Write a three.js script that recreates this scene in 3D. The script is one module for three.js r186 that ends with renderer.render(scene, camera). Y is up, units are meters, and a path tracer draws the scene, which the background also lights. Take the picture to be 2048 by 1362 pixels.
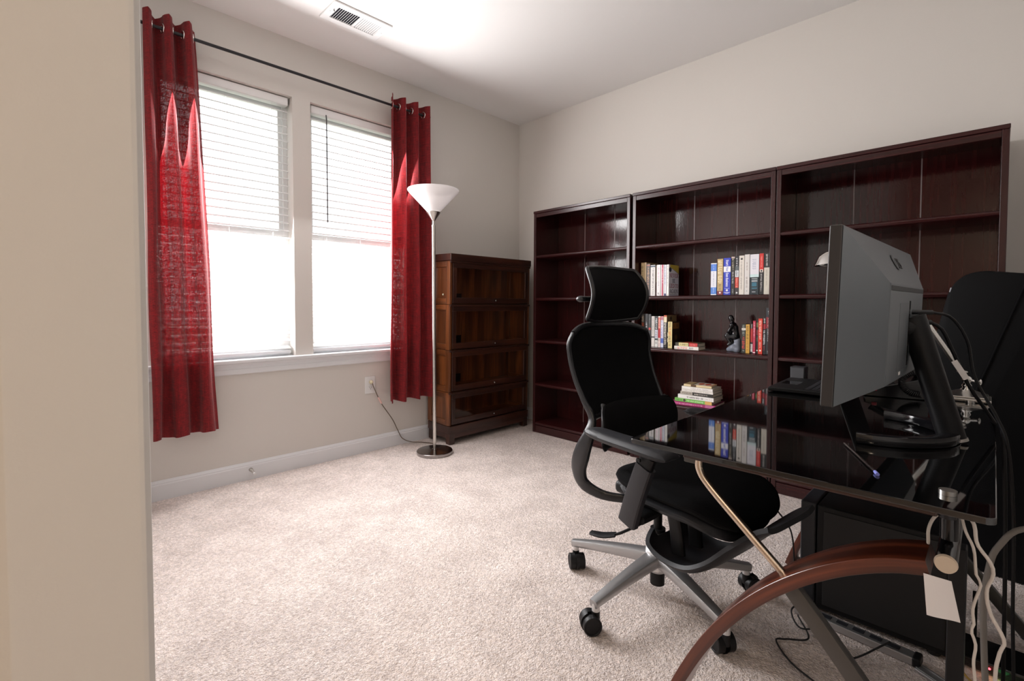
import * as THREE from 'three';
import { RoundedBoxGeometry } from 'three/addons/geometries/RoundedBoxGeometry.js';
import { mergeGeometries, toCreasedNormals, mergeVertices } from 'three/addons/utils/BufferGeometryUtils.js';
import { MarchingCubes } from 'three/addons/objects/MarchingCubes.js';
import { RectAreaLightUniformsLib } from 'three/addons/lights/RectAreaLightUniformsLib.js';

// ---------------------------------------------------------------- camera, sky, lights, exposure
const scene = new THREE.Scene();
const camera = new THREE.PerspectiveCamera(2 * Math.atan(681 / 960.74) * 180 / Math.PI, 2048 / 1362, 0.02, 200);
camera.position.set(3.181, 1.061, 3.265);
camera.rotation.order = 'YXZ';
camera.rotation.set(-0.0316, 0.7871, 0.0006);
camera.setViewOffset(2048, 1362, 0, 40.5, 2048, 1362);          // the lens is shifted a little

scene.background = new THREE.Color(0.94, 0.97, 1.0);             // bright overcast sky
scene.backgroundIntensity = 3.4;

const renderer = new THREE.WebGLRenderer();
renderer.toneMapping = THREE.LinearToneMapping;
renderer.toneMappingExposure = 0.91;
renderer.shadowMap.enabled = true;
RectAreaLightUniformsLib.init();

// daylight entering through the blinds of the two windows: one soft light of the size of each opening
const WIN = [[2.07, 2.79], [1.235, 1.955]], SILL = 0.735, HEAD = 2.385;
for (const [z0, z1] of WIN) {
  const l = new THREE.RectAreaLight(new THREE.Color(1.0, 0.985, 0.985), 20.5, z1 - z0 - 0.04, HEAD - SILL - 0.08);
  l.position.set(-0.022, (HEAD + SILL) / 2, (z0 + z1) / 2);
  l.lookAt(2, (HEAD + SILL) / 2 - 0.6, (z0 + z1) / 2);            // sky light falls downwards into the room
  scene.add(l);
}

// ---------------------------------------------------------------- helpers
let seed = 20240611;
const rnd = () => { seed = (seed + 0x6D2B79F5) | 0; let t = Math.imul(seed ^ (seed >>> 15), 1 | seed); t = (t + Math.imul(t ^ (t >>> 7), 61 | t)) ^ t; return ((t ^ (t >>> 14)) >>> 0) / 4294967296; };
const rr = (a, b) => a + (b - a) * rnd();
const V = (x, y, z) => new THREE.Vector3(x, y, z);
const taken = new Map();
function numbered(n) { const k = taken.get(n) || 0; taken.set(n, k + 1); return k ? n + '_' + String(k).padStart(3, '0') : n; }
function shadowed(o) { o.castShadow = true; o.receiveShadow = true; return o; }
function part(name, geo, m, parent, label) {
  const o = shadowed(new THREE.Mesh(Array.isArray(geo) ? merge(geo) : geo, m));
  o.name = name; if (label) o.userData.label = label;
  parent.add(o); return o;
}
function thing(name, label, category, pos = [0, 0, 0], turn = 0, group) {
  const o = new THREE.Group(); o.name = numbered(name); scene.add(o);
  o.position.set(...pos); o.rotation.y = turn;
  o.userData = { label, category }; if (group) o.userData.group = group;
  return o;
}
function single(name, label, category, geo, m, group) {
  const o = part(numbered(name), geo, m, scene); o.userData = { label, category }; if (group) o.userData.group = group; return o;
}
function struct(name, geo, m, label, category) {
  const o = part(name, geo, m, scene); o.userData = { kind: 'structure', label, category }; return o;
}
function structGroup(name, label, category) {
  const o = new THREE.Group(); o.name = name; o.userData = { kind: 'structure', label, category }; scene.add(o); return o;
}
function clean(g) { const h = g.index ? g.toNonIndexed() : g; for (const k of Object.keys(h.attributes)) if (!['position', 'normal', 'uv'].includes(k)) h.deleteAttribute(k); return h; }
function merge(list) { return list.length === 1 ? list[0] : mergeGeometries(list.map(clean), false); }
// planar uv in metres by the way a face points; grain runs along axis g (0 x, 1 y, 2 z)
function metreUV(geo, g = 1, off = [0, 0]) {
  const h = geo.index ? geo.toNonIndexed() : geo, p = h.attributes.position, n = p.count, uv = new Float32Array(n * 2);
  const a = V(), b = V(), c = V(), N = V();
  for (let i = 0; i < n; i += 3) {
    a.fromBufferAttribute(p, i); b.fromBufferAttribute(p, i + 1); c.fromBufferAttribute(p, i + 2);
    N.crossVectors(b.clone().sub(a), c.clone().sub(a));
    const ax = [Math.abs(N.x), Math.abs(N.y), Math.abs(N.z)], d = ax.indexOf(Math.max(...ax));
    let [s, t] = [[2, 1], [0, 2], [0, 1]][d]; if (s === g) [s, t] = [t, s];
    [a, b, c].forEach((q, k) => { const e = [q.x, q.y, q.z]; uv[2 * (i + k)] = e[s] + off[0]; uv[2 * (i + k) + 1] = e[t] + off[1]; });
  }
  h.setAttribute('uv', new THREE.BufferAttribute(uv, 2)); return h;
}
function bx(x0, x1, y0, y1, z0, z1, r = 0) {
  const w = x1 - x0, h = y1 - y0, d = z1 - z0, m = Math.min(w, h, d);
  const g = r > 0 ? new RoundedBoxGeometry(w, h, d, r > 0.006 ? 2 : 1, Math.min(r, m * 0.49)) : new THREE.BoxGeometry(w, h, d);
  g.translate((x0 + x1) / 2, (y0 + y1) / 2, (z0 + z1) / 2); return g;
}
function cyl(r0, r1, h, x, y, z, seg = 24) { const g = new THREE.CylinderGeometry(r1, r0, h, seg); g.translate(x, y + h / 2, z); return g; }
function lathe(prof, seg = 40) { return new THREE.LatheGeometry(prof.map(([r, y]) => new THREE.Vector2(r, y)), seg); }
function tube(pts, r, n = 40, seg = 8, tension = 0.5) {
  const c = new THREE.CatmullRomCurve3(pts.map((p) => V(...p)), false, 'catmullrom', tension);
  const g = new THREE.TubeGeometry(c, n, r, seg, false);
  const caps = [0, 1].map((e) => { const s = new THREE.SphereGeometry(r, seg, 4); const q = c.getPoint(e); s.translate(q.x, q.y, q.z); return s; });
  return merge([g, ...caps]);
}
function rod(a, b, r0, r1 = r0, seg = 16) {
  const A = V(...a), B = V(...b), d = B.clone().sub(A), g = new THREE.CylinderGeometry(r1, r0, d.length(), seg);
  g.applyQuaternion(new THREE.Quaternion().setFromUnitVectors(V(0, 1, 0), d.clone().normalize()));
  const m = A.add(B).multiplyScalar(0.5); g.translate(m.x, m.y, m.z); return g;
}
// a bar with a rounded rectangular section swept along a path; size(t) -> [across, through]; side = across direction
function sweep(pts, size, side = [0, 0, 1], n = 40, round = 0.35, crease = 0.7) {
  const c = new THREE.CatmullRomCurve3(pts.map((p) => V(...p)), false, 'centripetal'), S = V(...side);
  const K = 12, pos = [], idx = [], uvs = [], len = c.getLength();
  for (let i = 0; i <= n; i++) {
    const t = i / n, P = c.getPointAt(t), T = c.getTangentAt(t), B = S.clone().addScaledVector(T, -S.dot(T)).normalize(), N = T.clone().cross(B);
    const [w, h] = size(t);
    for (let k = 0; k < K; k++) {
      const a = (k + 0.5) / K * 2 * Math.PI, ca = Math.cos(a), sa = Math.sin(a), e = round;
      const u = Math.sign(ca) * Math.pow(Math.abs(ca), e) * w / 2, v = Math.sign(sa) * Math.pow(Math.abs(sa), e) * h / 2;
      pos.push(P.x + B.x * u + N.x * v, P.y + B.y * u + N.y * v, P.z + B.z * u + N.z * v); uvs.push(u + v, t * len);
    }
  }
  for (let i = 0; i < n; i++) for (let k = 0; k < K; k++) { const a = i * K + k, b = i * K + (k + 1) % K; idx.push(a, b, a + K, b, b + K, a + K); }
  for (const [base, flip] of [[0, 1], [n * K, 0]]) for (let k = 1; k < K - 1; k++) flip ? idx.push(base, base + k + 1, base + k) : idx.push(base, base + k, base + k + 1);
  const g = new THREE.BufferGeometry(); g.setAttribute('position', new THREE.Float32BufferAttribute(pos, 3)); g.setIndex(idx);
  g.setAttribute('uv', new THREE.Float32BufferAttribute(uvs, 2));
  return toCreasedNormals(g.toNonIndexed(), crease);
}
// a closed slab from a parametric mid surface f(u, v) -> [x, y, z] with thickness along its normal
function shell(f, thick, nu = 24, nv = 24, crease = 0.6, mask) {
  const P = [], e = 1e-3;
  for (let j = 0; j <= nv; j++) for (let i = 0; i <= nu; i++) {
    const u = i / nu, v = j / nv, p = V(...f(u, v));
    const du = V(...f(Math.min(1, u + e), v)).sub(V(...f(Math.max(0, u - e), v))), dv = V(...f(u, Math.min(1, v + e))).sub(V(...f(u, Math.max(0, v - e))));
    const N = du.cross(dv).normalize(), t = typeof thick === 'function' ? thick(u, v) : thick;
    P.push([p.clone().addScaledVector(N, t / 2), p.clone().addScaledVector(N, -t / 2), u, v]);
  }
  const pos = [], uv = [], W = nu + 1, tri = (a, b, c) => { for (const [k, s] of [a, b, c]) { const q = P[k]; pos.push(q[s].x, q[s].y, q[s].z); uv.push(q[2], q[3]); } };
  const quad = (a, b, c, d) => { tri(a, b, c); tri(a, c, d); };
  for (let j = 0; j < nv; j++) for (let i = 0; i < nu; i++) {
    const a = j * W + i;
    quad([a, 0], [a + 1, 0], [a + W + 1, 0], [a + W, 0]); quad([a, 1], [a + W, 1], [a + W + 1, 1], [a + 1, 1]);
  }
  for (let i = 0; i < nu; i++) { quad([i, 1], [i + 1, 1], [i + 1, 0], [i, 0]); const b = nv * W + i; quad([b, 0], [b + 1, 0], [b + 1, 1], [b, 1]); }
  for (let j = 0; j < nv; j++) { const a = j * W; quad([a, 0], [a + W, 0], [a + W, 1], [a, 1]); const b = a + nu; quad([b, 1], [b + W, 1], [b + W, 0], [b, 0]); }
  const g = new THREE.BufferGeometry(); g.setAttribute('position', new THREE.Float32BufferAttribute(pos, 3)); g.setAttribute('uv', new THREE.Float32BufferAttribute(uv, 2));
  return toCreasedNormals(g, crease);
}
function extrude(pts, depth, bevel = 0) {
  const s = new THREE.Shape(pts.map(([a, b]) => new THREE.Vector2(a, b)));
  return new THREE.ExtrudeGeometry(s, { depth, bevelEnabled: bevel > 0, bevelSize: bevel, bevelThickness: bevel, bevelSegments: 1, curveSegments: 12 });
}
function roundRect(w, h, r) {
  const s = new THREE.Shape(), x = -w / 2, y = -h / 2;
  s.moveTo(x + r, y); s.lineTo(x + w - r, y); s.absarc(x + w - r, y + r, r, -Math.PI / 2, 0); s.lineTo(x + w, y + h - r); s.absarc(x + w - r, y + h - r, r, 0, Math.PI / 2);
  s.lineTo(x + r, y + h); s.absarc(x + r, y + h - r, r, Math.PI / 2, Math.PI); s.lineTo(x, y + r); s.absarc(x + r, y + r, r, Math.PI, 1.5 * Math.PI); return s;
}
function turned(g, rx = 0, ry = 0, rz = 0) { if (rx) g.rotateX(rx); if (ry) g.rotateY(ry); if (rz) g.rotateZ(rz); return g; }
function moved(g, x, y, z) { g.translate(x, y, z); return g; }

// ---------------------------------------------------------------- textures
function noiseGrid(n) { const a = new Float32Array(n * n); for (let i = 0; i < a.length; i++) a[i] = rnd(); return a; }
const NG = 64, G0 = noiseGrid(NG), G1 = noiseGrid(NG);
function vnoise(x, y, G = G0, px = NG, py = NG) {       // value noise, period px, py cells
  const xi = Math.floor(x), yi = Math.floor(y), fx = x - xi, fy = y - yi, sx = fx * fx * (3 - 2 * fx), sy = fy * fy * (3 - 2 * fy);
  const m = (a, k) => ((a % k) + k) % k, at = (i, j) => G[m(m(j, py), NG) * NG + m(m(i, px), NG)];
  return (at(xi, yi) * (1 - sx) + at(xi + 1, yi) * sx) * (1 - sy) + (at(xi, yi + 1) * (1 - sx) + at(xi + 1, yi + 1) * sx) * sy;
}
function dataTex(w, h, fn, srgb = true) {
  const d = new Uint8Array(w * h * 4);
  for (let y = 0; y < h; y++) for (let x = 0; x < w; x++) { const c = fn(x, y, (y * w + x)), o = (y * w + x) * 4; d[o] = c[0]; d[o + 1] = c[1]; d[o + 2] = c[2]; d[o + 3] = 255; }
  const t = new THREE.DataTexture(d, w, h, THREE.RGBAFormat); t.magFilter = THREE.LinearFilter; t.minFilter = THREE.LinearMipmapLinearFilter;
  t.wrapS = t.wrapT = THREE.RepeatWrapping; if (srgb) t.colorSpace = THREE.SRGBColorSpace; t.needsUpdate = true; return t;
}
const clamp8 = (v) => Math.max(0, Math.min(255, v));
function woodTex(w, h, base, streak, contrast, freq, cathedral) {   // grain runs along v
  return dataTex(w, h, (x, y) => {
    const u = x / w, v = y / h;
    let s = vnoise(u * freq, v * 4, G0, freq, 4) * 0.5 + vnoise(u * freq * 3, v * 6, G1, freq * 3 % 64 || 48, 6) * 0.3 + vnoise(u * 60, v * 16, G0, 60, 16) * 0.2;
    if (cathedral) s = s * 0.6 + 0.4 * (0.5 + 0.5 * Math.sin((u + 0.1 * vnoise(u * 3, v * 3, G1, 3, 3)) * 2 * Math.PI * cathedral + 3 * vnoise(u * 4, v * 3, G0, 4, 3)));
    const k = (s - 0.5) * contrast;
    return [0, 1, 2].map((i) => clamp8(base[i] + k * streak[i]));
  });
}
function rep(t, rx, ry) { const c = t.clone(); c.repeat.set(rx, ry); c.needsUpdate = true; return c; }
const M = {};
function std(o) { return new THREE.MeshStandardMaterial(o); }
function phys(o) { return new THREE.MeshPhysicalMaterial(o); }

// carpet: one texture over the whole floor, cut pile in mixed beige tufts
const CW = 2048;
const tuft = new Float32Array(CW * CW);
for (let i = 0; i < tuft.length; i++) tuft[i] = rnd();
const carpetH = (x, y) => {
  const a = (i, j) => tuft[((j + CW) % CW) * CW + ((i + CW) % CW)];
  return 0.42 * a(x, y) + 0.2 * (a(x + 1, y) + a(x, y + 1)) * 0.7 + 0.3 * vnoise(x / 4.6, y / 4.6, G0) * 1.1;
};
const carpetMap = dataTex(CW, CW, (x, y) => {
  const h = carpetH(x, y), f = vnoise(x / 90, y / 90, G1) * 0.5 + vnoise(x / 34, y / 34, G0) * 0.3 + vnoise(x / 13, y / 13, G1) * 0.2;
  const k = (h - 0.5) * 92 + (f - 0.5) * 36, warm = vnoise(x / 3, y / 3, G1) * 10;
  return [clamp8(208 + k), clamp8(197 + k - warm * 0.4), clamp8(194 + k - warm)];
});
const carpetBump = dataTex(1024, 1024, (x, y) => { const h = carpetH(x, y) * 255; return [h, h, h]; }, false);
carpetMap.repeat.set(1 / 3.4, 1 / 3.4); carpetBump.repeat.set(1 / 1.7, 1 / 1.7);
M.carpet = std({ map: carpetMap, bumpMap: carpetBump, bumpScale: 0.006, roughness: 1 });

// paint: faint roller texture
const rollerBump = dataTex(256, 256, (x, y) => { const v = 128 + 60 * (vnoise(x / 4, y / 4, G0) - 0.5) + 50 * (rnd() - 0.5); return [v, v, v]; }, false);
rollerBump.repeat.set(4, 4);
const paint = (c, r = 0.75) => std({ color: c, roughness: r, bumpMap: rollerBump, bumpScale: 0.0004 });
M.wall = paint(new THREE.Color(0.67, 0.638, 0.6));
M.ceiling = paint(new THREE.Color(0.80, 0.785, 0.775));
M.trim = std({ color: new THREE.Color(0.74, 0.75, 0.77), roughness: 0.42 });
M.white = std({ color: new THREE.Color(0.8, 0.8, 0.8), roughness: 0.4 });
M.slat = phys({ color: new THREE.Color(0.88, 0.88, 0.88), roughness: 0.6, transmission: 0.4, thickness: 0 });
M.pane = phys({ color: 0xffffff, roughness: 0.0, transmission: 1, thickness: 0, ior: 1.45 });

// wood laminates
const mahoganyTex = woodTex(512, 512, [50, 16, 17], [34, 14, 12], 0.6, 40, 0);
mahoganyTex.repeat.set(2.2, 0.9);
const peelBump = dataTex(512, 512, (x, y) => { const v = 255 * (0.6 * vnoise(x / 8, y / 16, G0) + 0.4 * vnoise(x / 4, y / 8, G1)); return [v, v, v]; }, false);
peelBump.repeat.set(3, 3);
M.mahogany = phys({ map: mahoganyTex, roughness: 0.26, ior: 1.5 });
M.mahoganyBack = phys({ map: mahoganyTex, roughness: 0.11, ior: 1.52, bumpMap: peelBump, bumpScale: 0.00012 });
M.seam = std({ color: new THREE.Color(0.2, 0.16, 0.16), roughness: 0.3 });
const oakTex = woodTex(512, 512, [102, 57, 26], [96, 60, 32], 1.0, 30, 2);
oakTex.repeat.set(3.2, 1.3);
const oakDarkTex = woodTex(512, 512, [54, 27, 17], [46, 26, 15], 0.9, 30, 2);
oakDarkTex.repeat.set(3, 1.2);
M.oak = phys({ map: oakTex, roughness: 0.38, clearcoat: 0.25, clearcoatRoughness: 0.3 });
M.oakDark = phys({ map: oakDarkTex, roughness: 0.34, clearcoat: 0.3, clearcoatRoughness: 0.25 });
const walnutTex = woodTex(512, 512, [82, 38, 23], [76, 42, 26], 1.2, 20, 3);
walnutTex.repeat.set(6, 1.2);
M.walnut = phys({ map: walnutTex, roughness: 0.3, clearcoat: 0.35, clearcoatRoughness: 0.2 });

// metals and plastics
M.nickel = std({ color: new THREE.Color(0.62, 0.6, 0.57), metalness: 1, roughness: 0.28 });
M.nickelDark = std({ color: new THREE.Color(0.36, 0.34, 0.33), metalness: 1, roughness: 0.16 });
M.chrome = std({ color: new THREE.Color(0.75, 0.74, 0.72), metalness: 1, roughness: 0.12 });
M.alu = std({ color: new THREE.Color(0.46, 0.46, 0.47), metalness: 0.85, roughness: 0.36 });
M.aluLight = std({ color: new THREE.Color(0.75, 0.75, 0.76), metalness: 0.5, roughness: 0.4 });
M.champagne = std({ color: new THREE.Color(0.68, 0.56, 0.45), metalness: 1, roughness: 0.25 });
M.graphite = std({ color: new THREE.Color(0.1, 0.095, 0.09), metalness: 0.7, roughness: 0.4 });
M.blackMetal = std({ color: new THREE.Color(0.018, 0.017, 0.02), metalness: 0.3, roughness: 0.35 });
M.plastic = phys({ color: new THREE.Color(0.007, 0.007, 0.008), roughness: 0.45, specularIntensity: 0.55 });
M.plasticGrey = phys({ color: new THREE.Color(0.022, 0.023, 0.028), roughness: 0.4, specularIntensity: 0.9 });
M.plasticSoft = phys({ color: new THREE.Color(0.014, 0.0145, 0.018), roughness: 0.5, specularIntensity: 0.8 });
M.plasticGloss = phys({ color: new THREE.Color(0.008, 0.008, 0.01), roughness: 0.12 });
M.plasticFrame = phys({ color: new THREE.Color(0.009, 0.0095, 0.012), roughness: 0.33, specularIntensity: 1 });
M.rubber = std({ color: new THREE.Color(0.012, 0.012, 0.013), roughness: 0.7 });
const meshBump = dataTex(256, 256, (x, y) => { const v = 128 + 90 * Math.sin(y * Math.PI / 4) + 30 * Math.sin(x * Math.PI / 4); return [v, v, v]; }, false);
meshBump.repeat.set(10, 10);
M.meshFabric = phys({ color: new THREE.Color(0.004, 0.004, 0.005), roughness: 0.8, specularIntensity: 0.25, bumpMap: meshBump, bumpScale: 0.0012 });
M.foam = phys({ color: new THREE.Color(0.004, 0.004, 0.0045), roughness: 0.9, specularIntensity: 0.2 });

// red curtain cloth: slubby weave, light comes through where it is one layer deep
const clothMap = dataTex(512, 1024, (x, y) => {
  const s = vnoise(x / 3, y / 40, G0) * 0.3 + vnoise(x / 20, y / 2.2, G1) * 0.35 + vnoise(x / 5, y / 1.6, G0) * 0.2 + rnd() * 0.15, k = (s - 0.5) * 110;
  return [clamp8(122 + k), clamp8(9 + k * 0.25), clamp8(18 + k * 0.25)];
});
const weaveGaps = dataTex(512, 1024, (x, y) => {                    // open spots between slubby threads
  const s = vnoise(x / 9, y / 1.5, G1) * 0.45 + vnoise(x / 1.4, y / 12, G0) * 0.4 + vnoise(x / 40, y / 10, G1) * 0.15, v = s > 0.52 ? 255 - Math.min(7, (s - 0.52) * 60) - rnd() * 3 : 255;
  return [v, v, v];
}, false);
M.cloth = phys({ map: clothMap, roughness: 0.95, transmission: 0.15, thickness: 0, alphaMap: weaveGaps, transparent: true, side: THREE.DoubleSide });
M.paper = std({ color: new THREE.Color(0.72, 0.66, 0.55), roughness: 0.9 });
M.card = std({ color: new THREE.Color(0.78, 0.74, 0.73), roughness: 0.7 });
M.opal = phys({ color: new THREE.Color(0.9, 0.88, 0.88), roughness: 0.35, transmission: 0.35, thickness: 0, side: THREE.DoubleSide });
M.cableWhite = std({ color: new THREE.Color(0.68, 0.62, 0.56), roughness: 0.5 });
M.cableGrey = std({ color: new THREE.Color(0.2, 0.18, 0.16), roughness: 0.6 });
M.cordBrown = std({ color: new THREE.Color(0.14, 0.1, 0.07), roughness: 0.5 });
M.ivory = std({ color: new THREE.Color(0.62, 0.57, 0.4), roughness: 0.45 });
const speckMap = dataTex(1024, 2048, (x, y) => { const d = rnd() > 0.9996 ? rr(60, 160) : 0, s = vnoise(x / 50, y / 90, G1) > 0.72 ? vnoise(x / 3, y / 3, G0) * 9 : 0, v = 6 + d + s; return [v, v, v + 1]; });
M.deskGlass = phys({ map: speckMap, roughness: 0.035, ior: 1.75, specularIntensity: 1 });

// ---------------------------------------------------------------- the room
const CEIL = 2.743, ROOM_X = 3.45, NEAR_Z = 3.162, HALL_Z = 5.2, T = 0.13;
struct('floor', metreUV(bx(-0.02, 4.6, -0.1, 0, -0.02, HALL_Z), 2), M.carpet, 'beige cut-pile carpet covering the whole floor', 'carpet');
struct('ceiling', metreUV(bx(-0.02, 4.6, CEIL, CEIL + 0.1, -0.02, HALL_Z), 2), M.ceiling, 'smooth white painted ceiling', 'ceiling');
{ // window wall with its two openings, as blocks round them
  const w = [bx(-T, 0, 0, SILL - 0.02, -T, HALL_Z), bx(-T, 0, HEAD, CEIL, -T, HALL_Z), bx(-T, 0, SILL - 0.02, HEAD, -T, WIN[1][0]),
    bx(-T, 0, SILL - 0.02, HEAD, WIN[1][1], WIN[0][0]), bx(-T, 0, SILL - 0.02, HEAD, WIN[0][1], HALL_Z)];
  struct('wall_window', metreUV(merge(w)), M.wall, 'warm off-white painted wall with two tall windows', 'wall');
}
struct('wall_back', metreUV(bx(-T, 4.6, 0, CEIL, -T, 0)), M.wall, 'off-white painted wall behind the mahogany bookcases', 'wall');
struct('wall_right', metreUV(bx(ROOM_X, ROOM_X + T, 0, CEIL, 0, NEAR_Z + 0.14)), M.wall, 'off-white painted wall beside the glass desk', 'wall');
{ // wall beside the opening the camera looks through; its corner is rounded
  const r = 0.014, x1 = 2.43, z0 = NEAR_Z, z1 = NEAR_Z + 0.14, s = new THREE.Shape();
  s.moveTo(0, -z0); s.lineTo(x1 - r, -z0); s.absarc(x1 - r, -z0 - r, r, Math.PI / 2, 0, true); s.lineTo(x1, -z1 + r); s.absarc(x1 - r, -z1 + r, r, 0, -Math.PI / 2, true); s.lineTo(0, -z1); s.lineTo(0, -z0);
  const g = new THREE.ExtrudeGeometry(s, { depth: CEIL, bevelEnabled: false, curveSegments: 6 }); g.rotateX(-Math.PI / 2);
  struct('wall_near', metreUV(toCreasedNormals(g, 0.9)), M.wall, 'warm beige end of the wall beside the room opening', 'wall');
}
struct('wall_hall', metreUV(merge([bx(0, 4.6, 0, CEIL, HALL_Z, HALL_Z + T), bx(4.6, 4.6 + T, 0, CEIL, 0, HALL_Z), bx(ROOM_X + T, 4.6, 0, CEIL, NEAR_Z, NEAR_Z + 0.14)])), M.wall, 'off-white wall of the hallway outside the room', 'wall');
function baseboard(name, len, place, label) {
  const prof = [[0, 0], [0.015, 0], [0.015, 0.082], [0.0125, 0.088], [0.0125, 0.094], [0.007, 0.102], [0.005, 0.107], [0, 0.107]];
  const g = extrude(prof, len); place(g); struct(name, toCreasedNormals(g, 0.3), M.trim, label, 'baseboard');
}
baseboard('baseboard_window', NEAR_Z - 0.016, (g) => { g.translate(0.0, 0, 0.016); }, 'white moulded baseboard below the windows');
baseboard('baseboard_back', ROOM_X - 0.016, (g) => { g.rotateY(-Math.PI / 2); g.translate(ROOM_X, 0, 0); g.scale(1, 1, 1); }, 'white moulded baseboard behind the bookcases');

// window stool and apron
{
  const z0 = 1.16, z1 = 2.87;
  const st = structGroup('trim_1', 'white window sill board and apron under both windows', 'sill');
  part('sill_board', bx(-0.105, 0.032, SILL - 0.022, SILL, z0 - 0.02, z1 + 0.02, 0.006), M.trim, st);
  part('apron', extrudeApron(z0, z1), M.trim, st);
}
function extrudeApron(z0, z1) {
  const g = extrude([[0, 0], [0.012, 0], [0.017, 0.006], [0.017, 0.03], [0.013, 0.034], [0.013, 0.052], [0.02, 0.06], [0.02, 0.066], [0, 0.066]], z1 - z0);
  g.translate(0, SILL - 0.022 - 0.066, z0); return toCreasedNormals(g, 0.4);
}
// two double-hung windows, each with upper and lower sash, and a white slatted blind in front
const slatGeo = (() => { // gently crowned slat
  const pr = []; for (let i = 0; i <= 6; i++) { const a = i / 6 - 0.5; pr.push([a * 0.05, 0.0022 - 0.012 * a * a * 1.2]); }
  for (let i = 6; i >= 0; i--) { const a = i / 6 - 0.5; pr.push([a * 0.05, -0.0012 - 0.012 * a * a * 1.2]); }
  const g = extrude(pr, WIN[0][1] - WIN[0][0] - 0.03); g.rotateZ(-0.3); return g; })();
WIN.forEach(([z0, z1], k) => {
  const which = k ? 'beside the barrister bookcase' : 'beside the room corner';
  const w = structGroup('window_' + (k + 1), k ? 'white double-hung window nearer to the floor lamp' : 'white double-hung window farther from the floor lamp', 'window');
  const f = 0.028, X0 = -T, X1 = -0.095, mid = 1.52;
  part('window_frame', merge([bx(X0, X1, SILL - 0.02, SILL + f, z0, z1), bx(X0, X1, HEAD - f, HEAD, z0, z1), bx(X0, X1, SILL + f, HEAD - f, z0, z0 + f), bx(X0, X1, SILL + f, HEAD - f, z1 - f, z1)]), M.white, w);
  for (const [a, b, x] of [[SILL + f, mid + 0.02, -0.108], [mid - 0.02, HEAD - f, -0.122]]) {
    const s = part('sash', merge([bx(x - 0.012, x + 0.012, a, a + 0.04, z0 + f, z1 - f), bx(x - 0.012, x + 0.012, b - 0.04, b, z0 + f, z1 - f), bx(x - 0.012, x + 0.012, a + 0.04, b - 0.04, z0 + f, z0 + f + 0.024), bx(x - 0.012, x + 0.012, a + 0.04, b - 0.04, z1 - f - 0.024, z1 - f)]), M.white, w);
    part('pane', new THREE.PlaneGeometry(z1 - z0 - 2 * f - 0.048, b - a - 0.08).rotateY(Math.PI / 2).translate(x, (a + b) / 2, (z0 + z1) / 2), M.pane, s);
  }
  const bl = thing('window_blind', k ? 'white slatted blind with a hanging wand, in the window nearer to the floor lamp' : 'white slatted blind without a wand, in the window farther from the floor lamp', 'blind', [-0.058, 0, z0 + 0.015]);
  const L = z1 - z0 - 0.03;
  part('head_rail', bx(-0.028, 0.03, HEAD - 0.055, HEAD - 0.006, 0, L, 0.004), M.white, bl);
  const n = 33, top = HEAD - 0.085, bot = SILL + 0.055;
  for (let i = 0; i < n; i++) { const s = part(i ? 'slat_' + String(i).padStart(3, '0') : 'slat', slatGeo, M.slat, bl); s.position.y = top + (bot - top) * i / (n - 1); }
  part('bottom_rail', bx(-0.025, 0.025, SILL + 0.012, SILL + 0.032, 0, L, 0.004), M.trim, bl);
  for (const zz of [0.1, L / 2, L - 0.1]) for (const xx of [-0.024, 0.024]) part('ladder_cord', rod([xx, SILL + 0.03, zz], [xx, HEAD - 0.05, zz], 0.0009, 0.0009, 5), M.white, bl);
  if (k) part('tilt_wand', tube([[0.036, HEAD - 0.05, L - 0.1], [0.042, HEAD - 0.1, L - 0.1], [0.042, 1.62, L - 0.1]], 0.0042, 12, 6), std({ color: new THREE.Color(0.06, 0.06, 0.065), roughness: 0.3 }), bl);
});

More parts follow.
